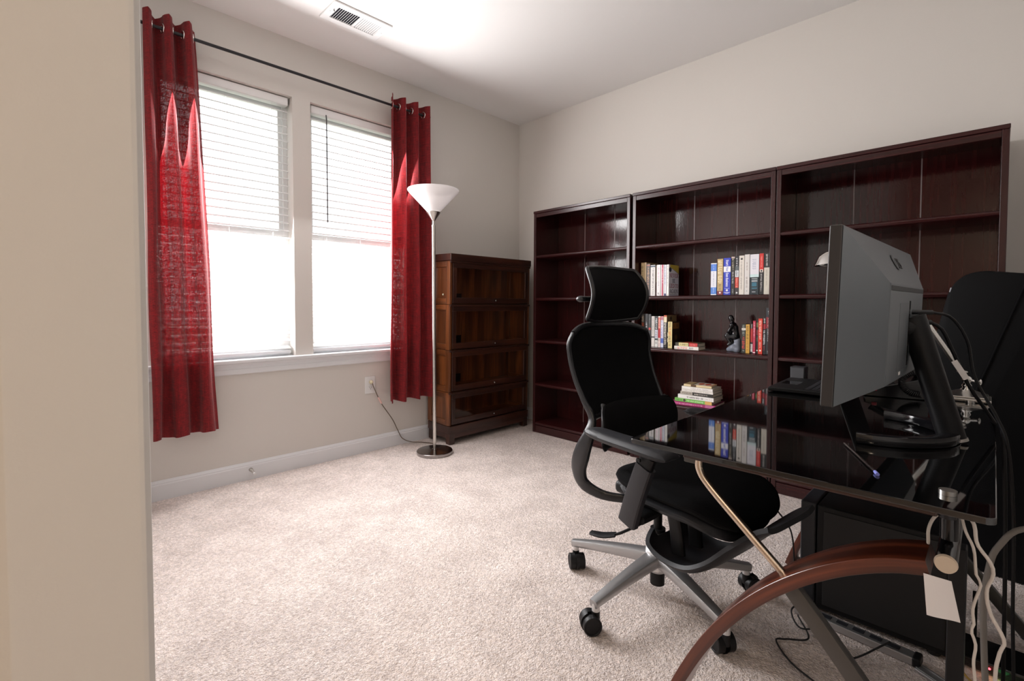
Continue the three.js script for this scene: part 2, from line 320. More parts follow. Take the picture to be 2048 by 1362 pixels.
// outside: lawn, a neighbouring house and a shrub, faint through the blinds
struct('ground_outside', metreUV(bx(-40, -0.4, -0.5, -0.4, -30, 30)), std({ color: new THREE.Color(0.5, 0.52, 0.42), roughness: 1 }), 'pale lawn outside the windows', 'lawn');
{
  const h = thing('neighbour_house', 'pale neighbouring house seen through the window blinds', 'house', [-24, -0.4, 5.4]);
  const wm = std({ color: new THREE.Color(0.7, 0.69, 0.66), roughness: 0.9 }), dm = std({ color: new THREE.Color(0.14, 0.15, 0.17), roughness: 0.4 });
  part('house_wall', bx(-4, 0, 0, 4.6, -5.5, 5.5), wm, h);
  const roof = extrude([[-5.9, 0], [5.9, 0], [0, 2.2]], 4.6); roof.rotateY(Math.PI / 2); roof.translate(-4.3, 4.6, 0); part('roof', roof, std({ color: new THREE.Color(0.5, 0.49, 0.48), roughness: 0.9 }), h);
  for (const [z, y] of [[-3, 1.2], [0.2, 1.2], [3.2, 1.2], [-3, 3.2], [0.2, 3.2], [3.2, 3.2]]) { const f = part('house_window', bx(-0.04, 0.05, y, y + 1.1, z, z + 0.8, 0.01), M.white, h); part('pane', bx(0.045, 0.06, y + 0.06, y + 1.04, z + 0.06, z + 0.74), dm, f); }
  const sh = thing('garden_shrub', 'leafy green shrub outside the window', 'shrub', [-5.2, -0.4, 4.1]);
  const leaf = []; for (let i = 0; i < 420; i++) { const a = rr(0, 6.283), e = rr(-0.9, 1.4), r = 0.62 * Math.cbrt(rr(0.3, 1)); const g = new THREE.CircleGeometry(0.07, 5); g.rotateX(rr(0, 6)); g.rotateY(rr(0, 6)); g.translate(Math.cos(a) * Math.cos(e) * r, 0.75 + Math.sin(e) * r, Math.sin(a) * Math.cos(e) * r); leaf.push(g); }
  const fo = part('foliage', merge(leaf), std({ color: new THREE.Color(0.1, 0.17, 0.07), roughness: 0.8, side: THREE.DoubleSide }), sh); fo.userData.kind = 'stuff';
  part('stem', rod([0, 0, 0], [0, 0.8, 0], 0.04), M.oakDark, sh);
}

// ceiling register
{
  const cx = 0.478, cz = 1.87, W = 0.2, L = 0.355, y = CEIL;
  const r = thing('ceiling_vent', 'white metal air register with two banks of louvres in the ceiling', 'vent', [cx, y, cz]);
  const plate = roundRect(L, W, 0.004); const hole = new THREE.Path(); const hx = L / 2 - 0.035, hy = W / 2 - 0.036;
  hole.moveTo(-hx, -hy); hole.lineTo(hx, -hy); hole.lineTo(hx, hy); hole.lineTo(-hx, hy); hole.lineTo(-hx, -hy); plate.holes.push(hole);
  const g = new THREE.ExtrudeGeometry(plate, { depth: 0.004, bevelEnabled: true, bevelSize: 0.003, bevelThickness: 0.003, bevelSegments: 2 });
  g.rotateX(Math.PI / 2); g.rotateY(Math.PI / 2); g.translate(0, -0.003, 0); part('face_plate', g, M.white, r);
  part('duct', bx(-hy - 0.002, hy + 0.002, -0.0015, -0.0005, -hx - 0.002, hx + 0.002), std({ color: new THREE.Color(0.012, 0.012, 0.022), roughness: 0.9 }), r);
  const blade = new THREE.BoxGeometry(2 * hy, 0.001, 0.0085);
  for (let i = 0; i < 22; i++) { const b = part(i ? 'louvre_' + String(i).padStart(3, '0') : 'louvre', blade, M.white, r); b.position.set(0, -0.006, -hx + (i + 0.5) * 2 * hx / 22); b.rotation.x = i < 11 ? -0.75 : 0.75; }
  part('divider', bx(-hy, hy, -0.009, -0.002, -0.004, 0.004), M.white, r);
  for (const z of [-L / 2 + 0.016, L / 2 - 0.016]) part('screw', new THREE.SphereGeometry(0.004, 10, 6).translate(0, -0.007, z), M.graphite, r);
  part('damper_lever', rod([0.02, -0.006, L / 2 - 0.028], [0.035, -0.022, L / 2 - 0.024], 0.003), M.graphite, r);
}

// curtain rod and the two curtains
const RX = 0.1, RY = 2.493;
{
  const r = thing('curtain_rod', 'slim black curtain rod with a ball end above the windows', 'curtain rod', [RX, RY, 0]);
  part('pole', rod([0, 0, 1.11], [0, 0, 2.9], 0.0085), M.blackMetal, r);
  for (const z of [1.1, 2.91]) part('finial', merge([new THREE.SphereGeometry(0.02, 20, 14).translate(0, 0, z), rod([0, 0, z - 0.012 * Math.sign(z - 2)], [0, 0, z - 0.03 * Math.sign(z - 2)], 0.014)]), M.blackMetal, r);
  for (const z of [1.135, 2.87]) part('bracket', merge([rod([-RX + 0.004, 0.0, z], [0, -0.006, z], 0.006), bx(-RX, -RX + 0.006, -0.04, 0.03, z - 0.014, z + 0.014, 0.002), turned(new THREE.TorusGeometry(0.012, 0.004, 8, 20))
    .translate(0, 0, z)]), M.blackMetal, r);
}
function curtain(label, zA, zB, zB2, folds, phase, rings) {   // zA: outer edge at rod; zB -> zB2: inner edge at rod and hem
  const o = thing('curtain', label, 'curtain', [0, 0, 0], 0, undefined);
  const y0 = 2.555, y1 = 0.355, nu = 150, nv = 60, pos = [], uv = [], idx = [];
  const at = (u, v) => { // v 0 top, 1 hem
    const e = Math.pow(v, 1.4), zb = zB + (zB2 - zB) * Math.pow(v, 0.8), za = zA;
    const ph = 2 * Math.PI * (folds * u + phase) + 0.5 * e * Math.sin(5 * u + phase * 7), s = Math.sin(ph), flat = Math.sign(s) * Math.pow(Math.abs(s), 0.5);
    const amp = 0.052 * (1 - 0.1 * e) + 0.006 * e * Math.sin(9 * u + 2);
    const z = za + (zb - za) * (u + 0.018 * Math.sin(2 * ph) * (1 - e)) + 0.006 * e * Math.sin(4 * v * 3 + u * 11);
    return [RX + 0.004 + amp * flat + 0.01 * e * Math.sin(3 * u + v * 2), y0 + (y1 - y0) * v + 0.006 * e * Math.sin(u * 17), z];
  };
  for (let j = 0; j <= nv; j++) for (let i = 0; i <= nu; i++) { pos.push(...at(i / nu, j / nv)); uv.push(i / nu * 1.6, j / nv * 2.2); }
  for (let j = 0; j < nv; j++) for (let i = 0; i < nu; i++) { const a = j * (nu + 1) + i, b = a + nu + 1; idx.push(a, b, a + 1, b, b + 1, a + 1); }
  const g = new THREE.BufferGeometry(); g.setAttribute('position', new THREE.Float32BufferAttribute(pos, 3)); g.setAttribute('uv', new THREE.Float32BufferAttribute(uv, 2)); g.setIndex(idx); g.computeVertexNormals();
  part('cloth', g, M.cloth, o);
  for (let k = 0; k < rings; k++) { // where the cloth crosses the rod
    const u = ((k + (phase % 0.5 ? 1 - (phase % 0.5) * 2 : 0)) * 0.5) / folds; if (u <= 0.01 || u >= 0.995) continue;
    const [x, , z] = at(u, 0.028), [x2, , z2] = at(u + 0.004, 0.028), t = new THREE.TorusGeometry(0.021, 0.0045, 8, 28);
    t.rotateY(Math.atan2(x2 - x, z2 - z) - Math.PI / 2 + Math.PI / 2 + Math.PI / 2); t.translate(RX, RY, z); part('grommet', t, M.chrome, o);
  }
}
curtain('red curtain panel hanging beside the room corner wall, away from the floor lamp', 2.845, 2.605, 2.53, 2.75, 0.02, 8);
curtain('red curtain panel hanging behind the torchiere floor lamp', 1.105, 1.445, 1.455, 3.2, 0.12, 8);

// outlet, lamp cord, door stop
{
  const o = thing('wall_outlet', 'white double outlet with a plug in its upper socket', 'outlet', [0, 0.483, 1.548]);
  part('cover_plate', bx(0, 0.006, -0.062, 0.062, -0.041, 0.041, 0.003), M.white, o);
  for (const y of [-0.021, 0.021]) { const s = part('socket', turned(new THREE.CylinderGeometry(0.0165, 0.0165, 0.004, 20), 0, 0, Math.PI / 2).translate(0.007, y, 0), M.white, o); part('slot', merge([bx(0.0085, 0.0095, y - 0.001, y + 0.008, -0.0075, -0.0055), bx(0.0085, 0.0095, y - 0.001, y + 0.008, 0.0055, 0.0075), turned(new THREE.CylinderGeometry(0.0025, 0.0025, 0.001, 10), 0, 0, Math.PI / 2).translate(0.009, y - 0.008, 0)]), M.plastic, s); }
  const c = thing('lamp_cord', 'thin brown power cord running from the outlet down to the floor lamp', 'cord', [0, 0, 0]);
  part('cord', tube([[0.03, 0.5, 1.545], [0.035, 0.47, 1.538], [0.03, 0.384, 1.497], [0.028, 0.328, 1.465], [0.026, 0.21, 1.383], [0.026, 0.119, 1.337], [0.03, 0.05, 1.3], [0.05, 0.014, 1.235], [0.1, 0.006, 1.165], [0.19, 0.006, 1.13], [0.285, 0.012, 1.185]], 0.0032, 80, 7), M.cordBrown, c);
  part('plug', merge([moved(turned(lathe([[0, 0], [0.014, 0], [0.0145, 0.012], [0.011, 0.02], [0.006, 0.026], [0, 0.026]], 16), 0, 0, -Math.PI / 2), 0.0095, 0.504, 1.548)]), M.ivory, c);
  part('warning_tag', tube([[0.03, 0.384, 1.497], [0.03, 0.365, 1.486], [0.029, 0.345, 1.475]], 0.0075, 6, 8), std({ color: new THREE.Color(0.75, 0.5, 0.46), roughness: 0.6 }), c, 'pale pink tag wrapped round the cord');
  const d = thing('door_stop', 'spring door stop with a white tip screwed to the baseboard', 'door stop', [0.0145, 0.061, 2.35]);
  const sp = []; for (let i = 0; i <= 120; i++) { const a = i / 120; sp.push(V(0.004 + a * 0.06, Math.cos(a * 75) * (0.008 - 0.003 * a) - 0.006 * a * a, Math.sin(a * 75) * (0.008 - 0.003 * a))); }
  part('spring', new THREE.TubeGeometry(new THREE.CatmullRomCurve3(sp), 240, 0.0016, 5), M.nickel, d);
  part('flange', rod([0, 0, 0], [0.005, 0, 0], 0.011), M.nickelDark, d);
  part('tip', rod([0.062, -0.006, 0], [0.078, -0.008, 0], 0.006, 0.0075), M.white, d);
}
// torchiere floor lamp
{
  const l = thing('floor_lamp', 'brushed nickel torchiere floor lamp with a white glass bowl', 'floor lamp', [0.375, 0, 1.25]);
  part('base', lathe([[0, 0], [0.126, 0], [0.128, 0.004], [0.128, 0.02], [0.125, 0.025], [0.02, 0.03], [0.018, 0.036], [0, 0.036]], 64), M.nickelDark, l);
  part('pole', merge([cyl(0.009, 0.0125, 0.06, 0, 0.034, 0), cyl(0.0125, 0.0125, 1.53, 0, 0.094, 0), lathe([[0.0127, 0], [0.0135, 0.002], [0.0127, 0.004]]).translate(0, 0.62, 0), lathe([[0.0127, 0], [0.0135, 0.002], [0.0127, 0.004]]).translate(0, 1.12, 0), cyl(0.014, 0.014, 0.012, 0, 1.612, 0), cyl(0.0075, 0.0075, 0.04, 0, 1.62, 0)]), M.nickel, l);
  part('socket_cone', lathe([[0.0075, 1.652], [0.012, 1.657], [0.047, 1.71], [0.05, 1.716], [0.047, 1.716], [0.01, 1.664]], 48), M.nickel, l);
  part('shade', lathe([[0.045, 1.717], [0.172, 1.853], [0.18, 1.864], [0.18, 1.87], [0.176, 1.871], [0.168, 1.858], [0.043, 1.722]], 64), M.opal, l);
}

// ---------------------------------------------------------------- barrister bookcase (against the window wall)
{
  const b = thing('barrister_bookcase', 'dark oak barrister bookcase of four stacked glass-door sections', 'bookcase', [0.02, 0, 1.065], 0);
  b.rotation.z = -0.022;                                              // it leans a little off the wall on the carpet edge
  const D = 0.275, W = 0.865, zc = -W;                                // local: x 0..D depth, z -W..0
  const wd = (x0, x1, y0, y1, z0, z1, r = 0.003, g = 1) => metreUV(bx(x0, x1, y0, y1, z0, z1, r), g, [x0 * 3.1 + y0 * 1.7, z0 * 2.3 + y0]);
  const glass = phys({ color: new THREE.Color(1, 1, 1), roughness: 0.02, transmission: 1, thickness: 0, ior: 1.5 });
  // base on four feet
  const base = part('base_stand', merge([wd(0.004, D + 0.008, 0.085, 0.148, -W, 0, 0.004, 2)]), M.oakDark, b);
  for (const [x, z] of [[0.01, -0.055], [D - 0.045, -0.055], [0.01, -W + 0.005], [D - 0.045, -W + 0.005]]) part('foot', wd(x, x + 0.05, 0.008, 0.09, z, z + 0.05, 0.004), M.oakDark, b);
  part('skirt', merge([wd(D - 0.012, D + 0.004, 0.05, 0.09, -W + 0.05, -0.05, 0.003, 2), wd(0.02, D - 0.03, 0.05, 0.09, -0.02, -0.006, 0.003, 0)]), M.oakDark, b);
  const ys = [[0.15, 0.405], [0.407, 0.725], [0.727, 1.069], [1.071, 1.397]];
  ys.forEach(([y0, y1], k) => {
    const s = new THREE.Group(); s.name = k ? 'section_00' + k : 'section'; b.add(s);
    const t = 0.02, zr = -W, z1 = 0;
    // framed side panels: stiles, rails and a recessed panel
    const sides = [];
    for (const [a, c] of [[z1 - t, z1], [zr, zr + t]]) {
      sides.push(wd(0, 0.05, y0, y1, a, c), wd(D - 0.05, D - 0.002, y0, y1, a, c), wd(0.05, D - 0.05, y0, y0 + 0.045, a, c, 0.003, 0), wd(0.05, D - 0.05, y1 - 0.045, y1, a, c, 0.003, 0), wd(0.05, D - 0.05, y0 + 0.04, y1 - 0.04, a + 0.008, c - 0.008));
    }
    part('side_frame', merge(sides), M.oak, s);
    part('back_panel', wd(0.002, 0.01, y0, y1, zr + t, z1 - t, 0), M.oak, s);
    part('shelf_board', merge([wd(0.01, D - 0.02, y0, y0 + 0.014, zr + t, z1 - t, 0, 2), wd(0.01, D - 0.02, y1 - 0.012, y1, zr + t, z1 - t, 0, 2)]), M.oak, s);
    const d = part('glass_door', merge([wd(D - 0.016, D + 0.004, y0 + 0.008, y0 + 0.052, zr + 0.024, z1 - 0.024, 0.003, 2), wd(D - 0.016, D + 0.004, y1 - 0.05, y1 - 0.014, zr + 0.024, z1 - 0.024, 0.003, 2),
      wd(D - 0.016, D + 0.004, y0 + 0.05, y1 - 0.05, zr + 0.024, zr + 0.06, 0.003), wd(D - 0.016, D + 0.004, y0 + 0.05, y1 - 0.05, z1 - 0.06, z1 - 0.024, 0.003)]), M.oakDark, s);
    part('front_rail', merge([wd(D - 0.01, D + 0.008, y1 - 0.014, y1 + 0.001, zr, z1, 0.003, 2)]), M.oakDark, s);
    d.userData.label = 'dark framed lift-up glass door';
    const pane = part('pane', new THREE.PlaneGeometry(W - 0.12, y1 - y0 - 0.1).rotateY(Math.PI / 2).translate(D - 0.006, (y0 + y1) / 2 + 0.001, -W / 2), glass, s);
    part('knob', turned(lathe([[0, 0], [0.004, 0], [0.004, 0.006], [0.007, 0.01], [0.006, 0.014], [0, 0.015]], 14), 0, 0, -Math.PI / 2).translate(D + 0.004, y0 + 0.032, -W / 2 - 0.02), M.nickelDark, s);
    if (k) part('label_plate', bx(0.0105, 0.013, y0 + 0.02, y0 + 0.085, -0.32, -0.2), M.plastic, s);
  });
  part('top_cap', merge([wd(-0.002, D + 0.012, 1.398, 1.452, -W - 0.004, 0.004, 0.005, 2)]), M.oakDark, b);
  part('side_button', new THREE.SphereGeometry(0.008, 12, 8).scale(1, 1, 0.5).translate(0.19, 1.145, 0.001), M.ivory, b, 'small white round button on the oak side');
}

// ---------------------------------------------------------------- three mahogany bookcases
function bookcase(label, x0, x1, tilt) {
  const o = thing('bookcase', label, 'bookcase', [x0, 0, 0.022], 0, undefined);
  o.rotation.x = tilt;
  const W = x1 - x0, H = 1.832, D = 0.3, t = 0.024, off = x0 * 1.37;
  const wd = (a, b, c, d, e, f, r = 0.002, g = 1) => metreUV(bx(a, b, c, d, e, f, r), g, [off + a + c * 0.7, off + e]);
  for (const x of [0, W - t]) part('side_panel', wd(x, x + t, 0, H - 0.02, 0.004, D, 0.002), M.mahogany, o);
  part('top_board', wd(-0.002, W + 0.002, H - 0.02, H, 0.002, D + 0.004, 0.003, 0), M.mahogany, o);
  part('top_rail', wd(t, W - t, H - 0.052, H - 0.021, D - 0.02, D - 0.002, 0.002, 0), M.mahogany, o);
  for (const y of [1.471, 1.1205, 0.7705, 0.4105, 0.086]) {
    const th = 0.026, pr = [[0.012, 0], [D - 0.016, 0]];
    for (let k = 0; k <= 6; k++) { const a = -Math.PI / 2 + Math.PI * k / 6; pr.push([D - 0.016 + 0.013 * Math.cos(a), th / 2 + 0.013 * Math.sin(a)]); }
    pr.push([0.012, th]);
    const g = extrude(pr, W - 2 * t - 0.001); g.rotateY(-Math.PI / 2); g.translate(W - t - 0.0005, y - th, 0);
    part('shelf', metreUV(toCreasedNormals(g, 0.7), 0, [off + y, y * 3]), M.mahogany, o);
  }
  part('kick_plate', wd(t, W - t, 0, 0.06, D - 0.022, D - 0.004, 0.002, 0), M.mahogany, o);
  const w3 = (W - 2 * t) / 3;
  for (let k = 0; k < 3; k++) part('back_panel', wd(t + k * w3 + 0.0015, t + (k + 1) * w3 - 0.0015, 0.04, H - 0.02, 0.004, 0.012, 0), M.mahoganyBack, o);
  for (let k = 1; k < 3; k++) part('joint_strip', bx(t + k * w3 - 0.0025, t + k * w3 + 0.0025, 0.04, H - 0.02, 0.006, 0.0135), M.seam, o);
  return o;
}
bookcase('empty mahogany bookcase next to the barrister bookcase', 0.472, 1.378, -0.007);
bookcase('mahogany bookcase holding all the books and the statuette', 1.4, 2.303, -0.007);
bookcase('empty mahogany bookcase behind the monitor', 2.308, 3.212, -0.007);

// ---------------------------------------------------------------- books, with printed spines in one texture
const AT = document.createElement('canvas'); AT.width = 2048; AT.height = 2048;
const ctx = AT.getContext('2d'); ctx.fillStyle = '#222'; ctx.fillRect(0, 0, 2048, 2048);
const atlas = new THREE.CanvasTexture(AT); atlas.colorSpace = THREE.SRGBColorSpace;
M.cover = phys({ map: atlas, roughness: 0.38, clearcoat: 0.3, clearcoatRoughness: 0.3 });
const PPM = 2400; let ax = 4, ay = 4, ah = 0;
function slot(w, h) { const W = Math.max(12, Math.round(w * PPM)), H = Math.round(h * PPM); if (ax + W + 6 > 2044) { ax = 4; ay += ah + 6; ah = 0; } const s = { x: ax, y: ay, w: W, h: H }; ax += W + 6; ah = Math.max(ah, H); return s; }
function marks(s, col, f0, f1, wide, dense = 1) {                // illegible small lettering, running down the spine
  ctx.fillStyle = col; let y = s.y + s.h * f0; const end = s.y + s.h * f1, w = s.w * wide, cx = s.x + s.w / 2;
  while (y < end) { const l = rr(3, 7) * dense, k = rr(0.55, 1); ctx.fillRect(cx - w * k / 2, y, w * k, Math.max(2, l * 0.55)); if (rnd() > 0.5) ctx.fillRect(cx - w / 2, y, w * 0.25, l); y += l + rr(2, 3.5) + (rnd() > 0.82 ? 9 : 0); }
}
function word(s, txt, col, f0, f1, size, font = 'bold', fam = 'sans-serif') { // text turned to run down the spine
  ctx.save(); ctx.translate(s.x + s.w / 2, s.y + s.h * (f0 + f1) / 2); ctx.rotate(Math.PI / 2); ctx.fillStyle = col; ctx.font = `${font} ${Math.round(s.w * size)}px ${fam}`; ctx.textAlign = 'center'; ctx.textBaseline = 'middle';
  const m = ctx.measureText(txt).width, L = s.h * (f1 - f0); ctx.scale(m > 1 ? L / m : 1, 1); ctx.fillText(txt, 0, 0); ctx.restore();
}
function bands(s, list) { for (const [c, a, b] of list) { ctx.fillStyle = c; ctx.fillRect(s.x, s.y + s.h * a, s.w, s.h * (b - a) + 1); } }
function uvRect(g, s, flipU) { // plane-like box face uv (0..1) into a slot
  const uv = g.attributes.uv; for (let i = 0; i < uv.count; i++) { const u = uv.getX(i), v = uv.getY(i); uv.setXY(i, (s.x + 0.5 + (flipU ? 1 - u : u) * (s.w - 1)) / 2048, 1 - (s.y + 0.5 + (1 - v) * (s.h - 1)) / 2048); } return g;
}
const flatSlots = new Map();
function flat(col) { if (!flatSlots.has(col)) { const s = slot(0.006, 0.006); ctx.fillStyle = col; ctx.fillRect(s.x, s.y, s.w, s.h); flatSlots.set(col, s); } return flatSlots.get(col); }
// local axes: spine faces +z, thickness along x, height along y, depth towards -z; base centre of the spine's face is the origin
function bookParts(o, th, h, d, spine, coverCol, artRight) {
  const c = 0.0014, fs = flat(coverCol), list = [], face = (w, hh, s, f) => f(uvRect(new THREE.PlaneGeometry(w, hh), s));
  const solid = (x0, x1, y0, y1, z0, z1) => { const g = clean(bx(x0, x1, y0, y1, z0, z1)); uvRect(g, fs); return g; };
  list.push(solid(-th / 2, th / 2, 0, h, -c, 0), solid(-th / 2, -th / 2 + c, 0, h, -d, -c), solid(th / 2 - c, th / 2, 0, h, -d, -c));
  list.push(face(th, h, spine, (g) => g.translate(0, h / 2, 0.0003)));
  if (artRight) list.push(face(d, h, artRight, (g) => g.rotateY(Math.PI / 2).translate(th / 2 + 0.0003, h / 2, -d / 2)));
  part('cover', merge(list), M.cover, o);
  part('pages', bx(-th / 2 + c, th / 2 - c, 0.002, h - 0.002, -d + 0.002, -c), M.paper, o);
}
function book(label, x0, x1, yTop, z, depth, cover, draw, group, art) {
  const y0 = group.y, th = x1 - x0, h = yTop - y0, o = thing('book', label, 'book', [(x0 + x1) / 2, y0 + 0.0008, z], 0, group.name);
  const s = slot(th, h); draw(s); let ar = null; if (art) { ar = slot(depth, h); art(ar); }
  bookParts(o, th - 0.001, h, depth, s, cover, ar); return o;
}
const upper = { y: 1.124, name: 'books on the upper book shelf' }, lower = { y: 0.774, name: 'books on the lower book shelf' };
const ZB = 0.25;
// upper shelf, bookcase's barrister side
book('tall tan book with brown lettering, first in the upper row', 1.434, 1.474, 1.356, ZB, 0.17, '#a98a5e', (s) => { bands(s, [['#d8c296', 0, 1], ['#b69a6c', 0, 0.02]]); marks({ ...s, w: s.w * 0.55 }, '#4b3a28', 0.1, 0.5, 0.7); bands({ ...s, x: s.x + s.w * 0.58, w: s.w * 0.42 }, [['#b79b6e', 0, 1]]); }, upper);
book('dark brown book with orange lettering, beside the tan book', 1.476, 1.503, 1.345, ZB, 0.16, '#2c1a12', (s) => { bands(s, [['#2a1610', 0, 1], ['#b4552c', 0.03, 0.06]]); marks(s, '#d8a06a', 0.1, 0.48, 0.6, 1.4); marks(s, '#d08a50', 0.5, 0.85, 0.5); }, upper);
book('light grey book with tall black lettering down its spine', 1.506, 1.541, 1.335, ZB, 0.155, '#c9c6c4', (s) => { bands(s, [['#d9d5d2', 0, 1], ['#34485e', 0.02, 0.07]]); marks({ ...s, x: s.x + s.w * 0.3, w: s.w * 0.6 }, '#22201f', 0.12, 0.72, 0.6, 1.6); marks({ ...s, x: s.x + s.w * 0.3, w: s.w * 0.6 }, '#63605e', 0.76, 0.96, 0.5); }, upper);
book('thin dark red book beside the light grey book', 1.543, 1.552, 1.33, ZB - 0.006, 0.15, '#3a2018', (s) => bands(s, [['#7a6a58', 0, 0.55], ['#4a1418', 0.55, 1]]), upper);
book('white book with faint pink and grey lettering', 1.554, 1.58, 1.334, ZB, 0.15, '#e4dfdf', (s) => { bands(s, [['#ece7e8', 0, 1]]); marks(s, '#c98aa6', 0.06, 0.4, 0.45); marks(s, '#8b8590', 0.42, 0.8, 0.4); marks(s, '#333', 0.9, 0.96, 0.5); }, upper);
book('white book with a crimson stripe down its spine', 1.583, 1.606, 1.333, ZB, 0.15, '#e6dcdc', (s) => { bands(s, [['#f0e9ea', 0, 1]]); ctx.fillStyle = '#b21646'; ctx.fillRect(s.x + s.w * 0.3, s.y, s.w * 0.5, s.h); marks({ ...s, x: s.x + s.w * 0.1 }, '#f3d6e0', 0.1, 0.6, 0.3); }, upper);
book('thin white book with navy lettering beside the crimson-striped book', 1.608, 1.622, 1.331, ZB, 0.15, '#dfe0ea', (s) => { bands(s, [['#e6e6ef', 0, 1], ['#2a2f6a', 0.93, 1]]); marks(s, '#4a5aa8', 0.04, 0.64, 0.6); }, upper);
book('white book with a red-titled front cover showing, last in the upper row', 1.624, 1.641, 1.332, ZB, 0.142, '#cfc9c4', (s) => { bands(s, [['#f1eee9', 0, 1]]); marks(s, '#6d6a78', 0.04, 0.7, 0.4); marks(s, '#333', 0.94, 0.98, 0.4); }, upper, (s) => {
  bands(s, [['#f0ece8', 0, 1]]); ctx.save(); ctx.beginPath(); ctx.rect(s.x, s.y, s.w, s.h); ctx.clip();
  ctx.fillStyle = '#d8bd3c'; ctx.beginPath(); ctx.moveTo(s.x + s.w * 0.12, s.y); ctx.lineTo(s.x + s.w, s.y); ctx.lineTo(s.x + s.w, s.y + s.h * 0.28); ctx.quadraticCurveTo(s.x + s.w * 0.6, s.y + s.h * 0.16, s.x + s.w * 0.12, s.y + s.h * 0.08); ctx.fill();
  ctx.strokeStyle = '#1c1a18'; ctx.lineWidth = 5; ctx.beginPath(); ctx.moveTo(s.x + s.w, s.y + s.h * 0.29); ctx.quadraticCurveTo(s.x + s.w * 0.6, s.y + s.h * 0.17, s.x + s.w * 0.15, s.y + s.h * 0.1); ctx.stroke();
  ctx.fillStyle = '#17203c'; ctx.beginPath(); ctx.ellipse(s.x + s.w * 0.14, s.y + s.h * 0.16, s.w * 0.13, s.h * 0.075, 0, 0, 7); ctx.fill();
  const line = (t, y, col, k) => { ctx.fillStyle = col; ctx.font = `bold ${Math.round(s.h * 0.2)}px serif`; ctx.textAlign = 'center'; ctx.textBaseline = 'middle'; const m = ctx.measureText(t).width; ctx.save(); ctx.translate(s.x + s.w / 2, s.y + s.h * y); ctx.scale(s.w * k / m, 0.9); ctx.fillText(t, 0, 0); ctx.restore(); };
  line('NEVER', 0.345, '#a11f28', 0.9); line('BE', 0.52, '#1d1b1c', 0.28); line('LIED TO', 0.68, '#a11f28', 0.94); line('AGAIN', 0.86, '#1d1b1c', 0.86);
  ctx.fillStyle = '#3d3836'; for (let x = 0.08; x < 0.92; x += 0.05) ctx.fillRect(s.x + s.w * x, s.y + s.h * 0.955, s.w * 0.035, s.h * 0.02); ctx.restore(); });
// upper shelf, monitor side
book('short book with blue ends and a white middle', 1.922, 1.958, 1.322, ZB, 0.15, '#4a78c8', (s) => { bands(s, [['#f4f4f6', 0, 0.03], ['#4f82dc', 0.03, 0.25], ['#e4e6f0', 0.25, 0.76], ['#4f86dc', 0.76, 0.97], ['#f0f0f4', 0.97, 1]]); marks(s, '#eef2fc', 0.08, 0.2, 0.12); marks(s, '#8f93b8', 0.28, 0.7, 0.18); marks(s, '#f4f6ff', 0.78, 0.94, 0.22); }, upper);
book('tan book with large cream letters and a maroon foot', 1.962, 1.997, 1.346, ZB, 0.16, '#b79c66', (s) => { bands(s, [['#c2a672', 0, 0.89], ['#7e2230', 0.89, 1]]); marks(s, '#f0e3bd', 0.05, 0.68, 0.72, 3); marks(s, '#7a6436', 0.7, 0.86, 0.5); ctx.fillStyle = '#f3ece4'; ctx.beginPath(); ctx.arc(s.x + s.w * 0.5, s.y + s.h * 0.94, s.w * 0.17, 0, 7); ctx.fill(); }, upper);
book('royal blue book with a white band and white title', 2.0, 2.043, 1.349, ZB, 0.16, '#1b2a9c', (s) => { bands(s, [['#2338bd', 0, 1], ['#f3f4fa', 0.23, 0.38]]); word(s, 'Start', '#fff', 0.05, 0.21, 0.5); word(s, 'Your', '#3350c0', 0.25, 0.36, 0.4); word(s, 'Own Business', '#fff', 0.4, 0.78, 0.5); ctx.fillStyle = '#fff'; ctx.fillRect(s.x + s.w * 0.15, s.y + s.h * 0.82, s.w * 0.7, 3); ctx.fillRect(s.x, s.y + s.h * 0.93, s.w, 4); ctx.beginPath(); ctx.arc(s.x + s.w / 2, s.y + s.h * 0.875, s.w * 0.15, 0, 7); ctx.fill(); marks(s, '#fff', 0.945, 0.985, 0.6); }, upper);
book('black book with grey lettering beside the royal blue book', 2.046, 2.067, 1.354, ZB, 0.15, '#1b1a1c', (s) => { bands(s, [['#c8b4ae', 0, 0.045], ['#26231f', 0.045, 1]]); marks(s, '#d4c7a8', 0.06, 0.35, 0.5, 1.3); marks(s, '#d7d4d2', 0.4, 0.7, 0.5, 1.4); marks(s, '#bbb', 0.85, 0.96, 0.4); }, upper);
book('black book with grey and red blocks on its spine', 2.069, 2.09, 1.355, ZB, 0.15, '#17161a', (s) => { bands(s, [['#201e26', 0, 1], ['#5a6064', 0.26, 0.37], ['#e8ecf0', 0.37, 0.54], ['#cc3a2c', 0.55, 0.82], ['#3a3238', 0.82, 1]]); marks(s, '#e6e6ea', 0.05, 0.25, 0.55, 1.6); marks(s, '#26303c', 0.38, 0.53, 0.6); marks(s, '#f2b8a8', 0.57, 0.8, 0.5, 1.4); ctx.fillStyle = '#eee'; ctx.beginPath(); ctx.arc(s.x + s.w / 2, s.y + s.h * 0.95, s.w * 0.25, 0, 7); ctx.fill(); }, upper);
book('cream book with a small dark medallion near the top of its spine', 2.092, 2.121, 1.357, ZB, 0.16, '#d9d3cb', (s) => { bands(s, [['#e3ddd4', 0, 1]]); ctx.fillStyle = '#3b3634'; ctx.beginPath(); ctx.arc(s.x + s.w / 2, s.y + s.h * 0.085, s.w * 0.22, 0, 7); ctx.fill(); marks(s, '#8f8780', 0.15, 0.86, 0.34, 1.6); }, upper);
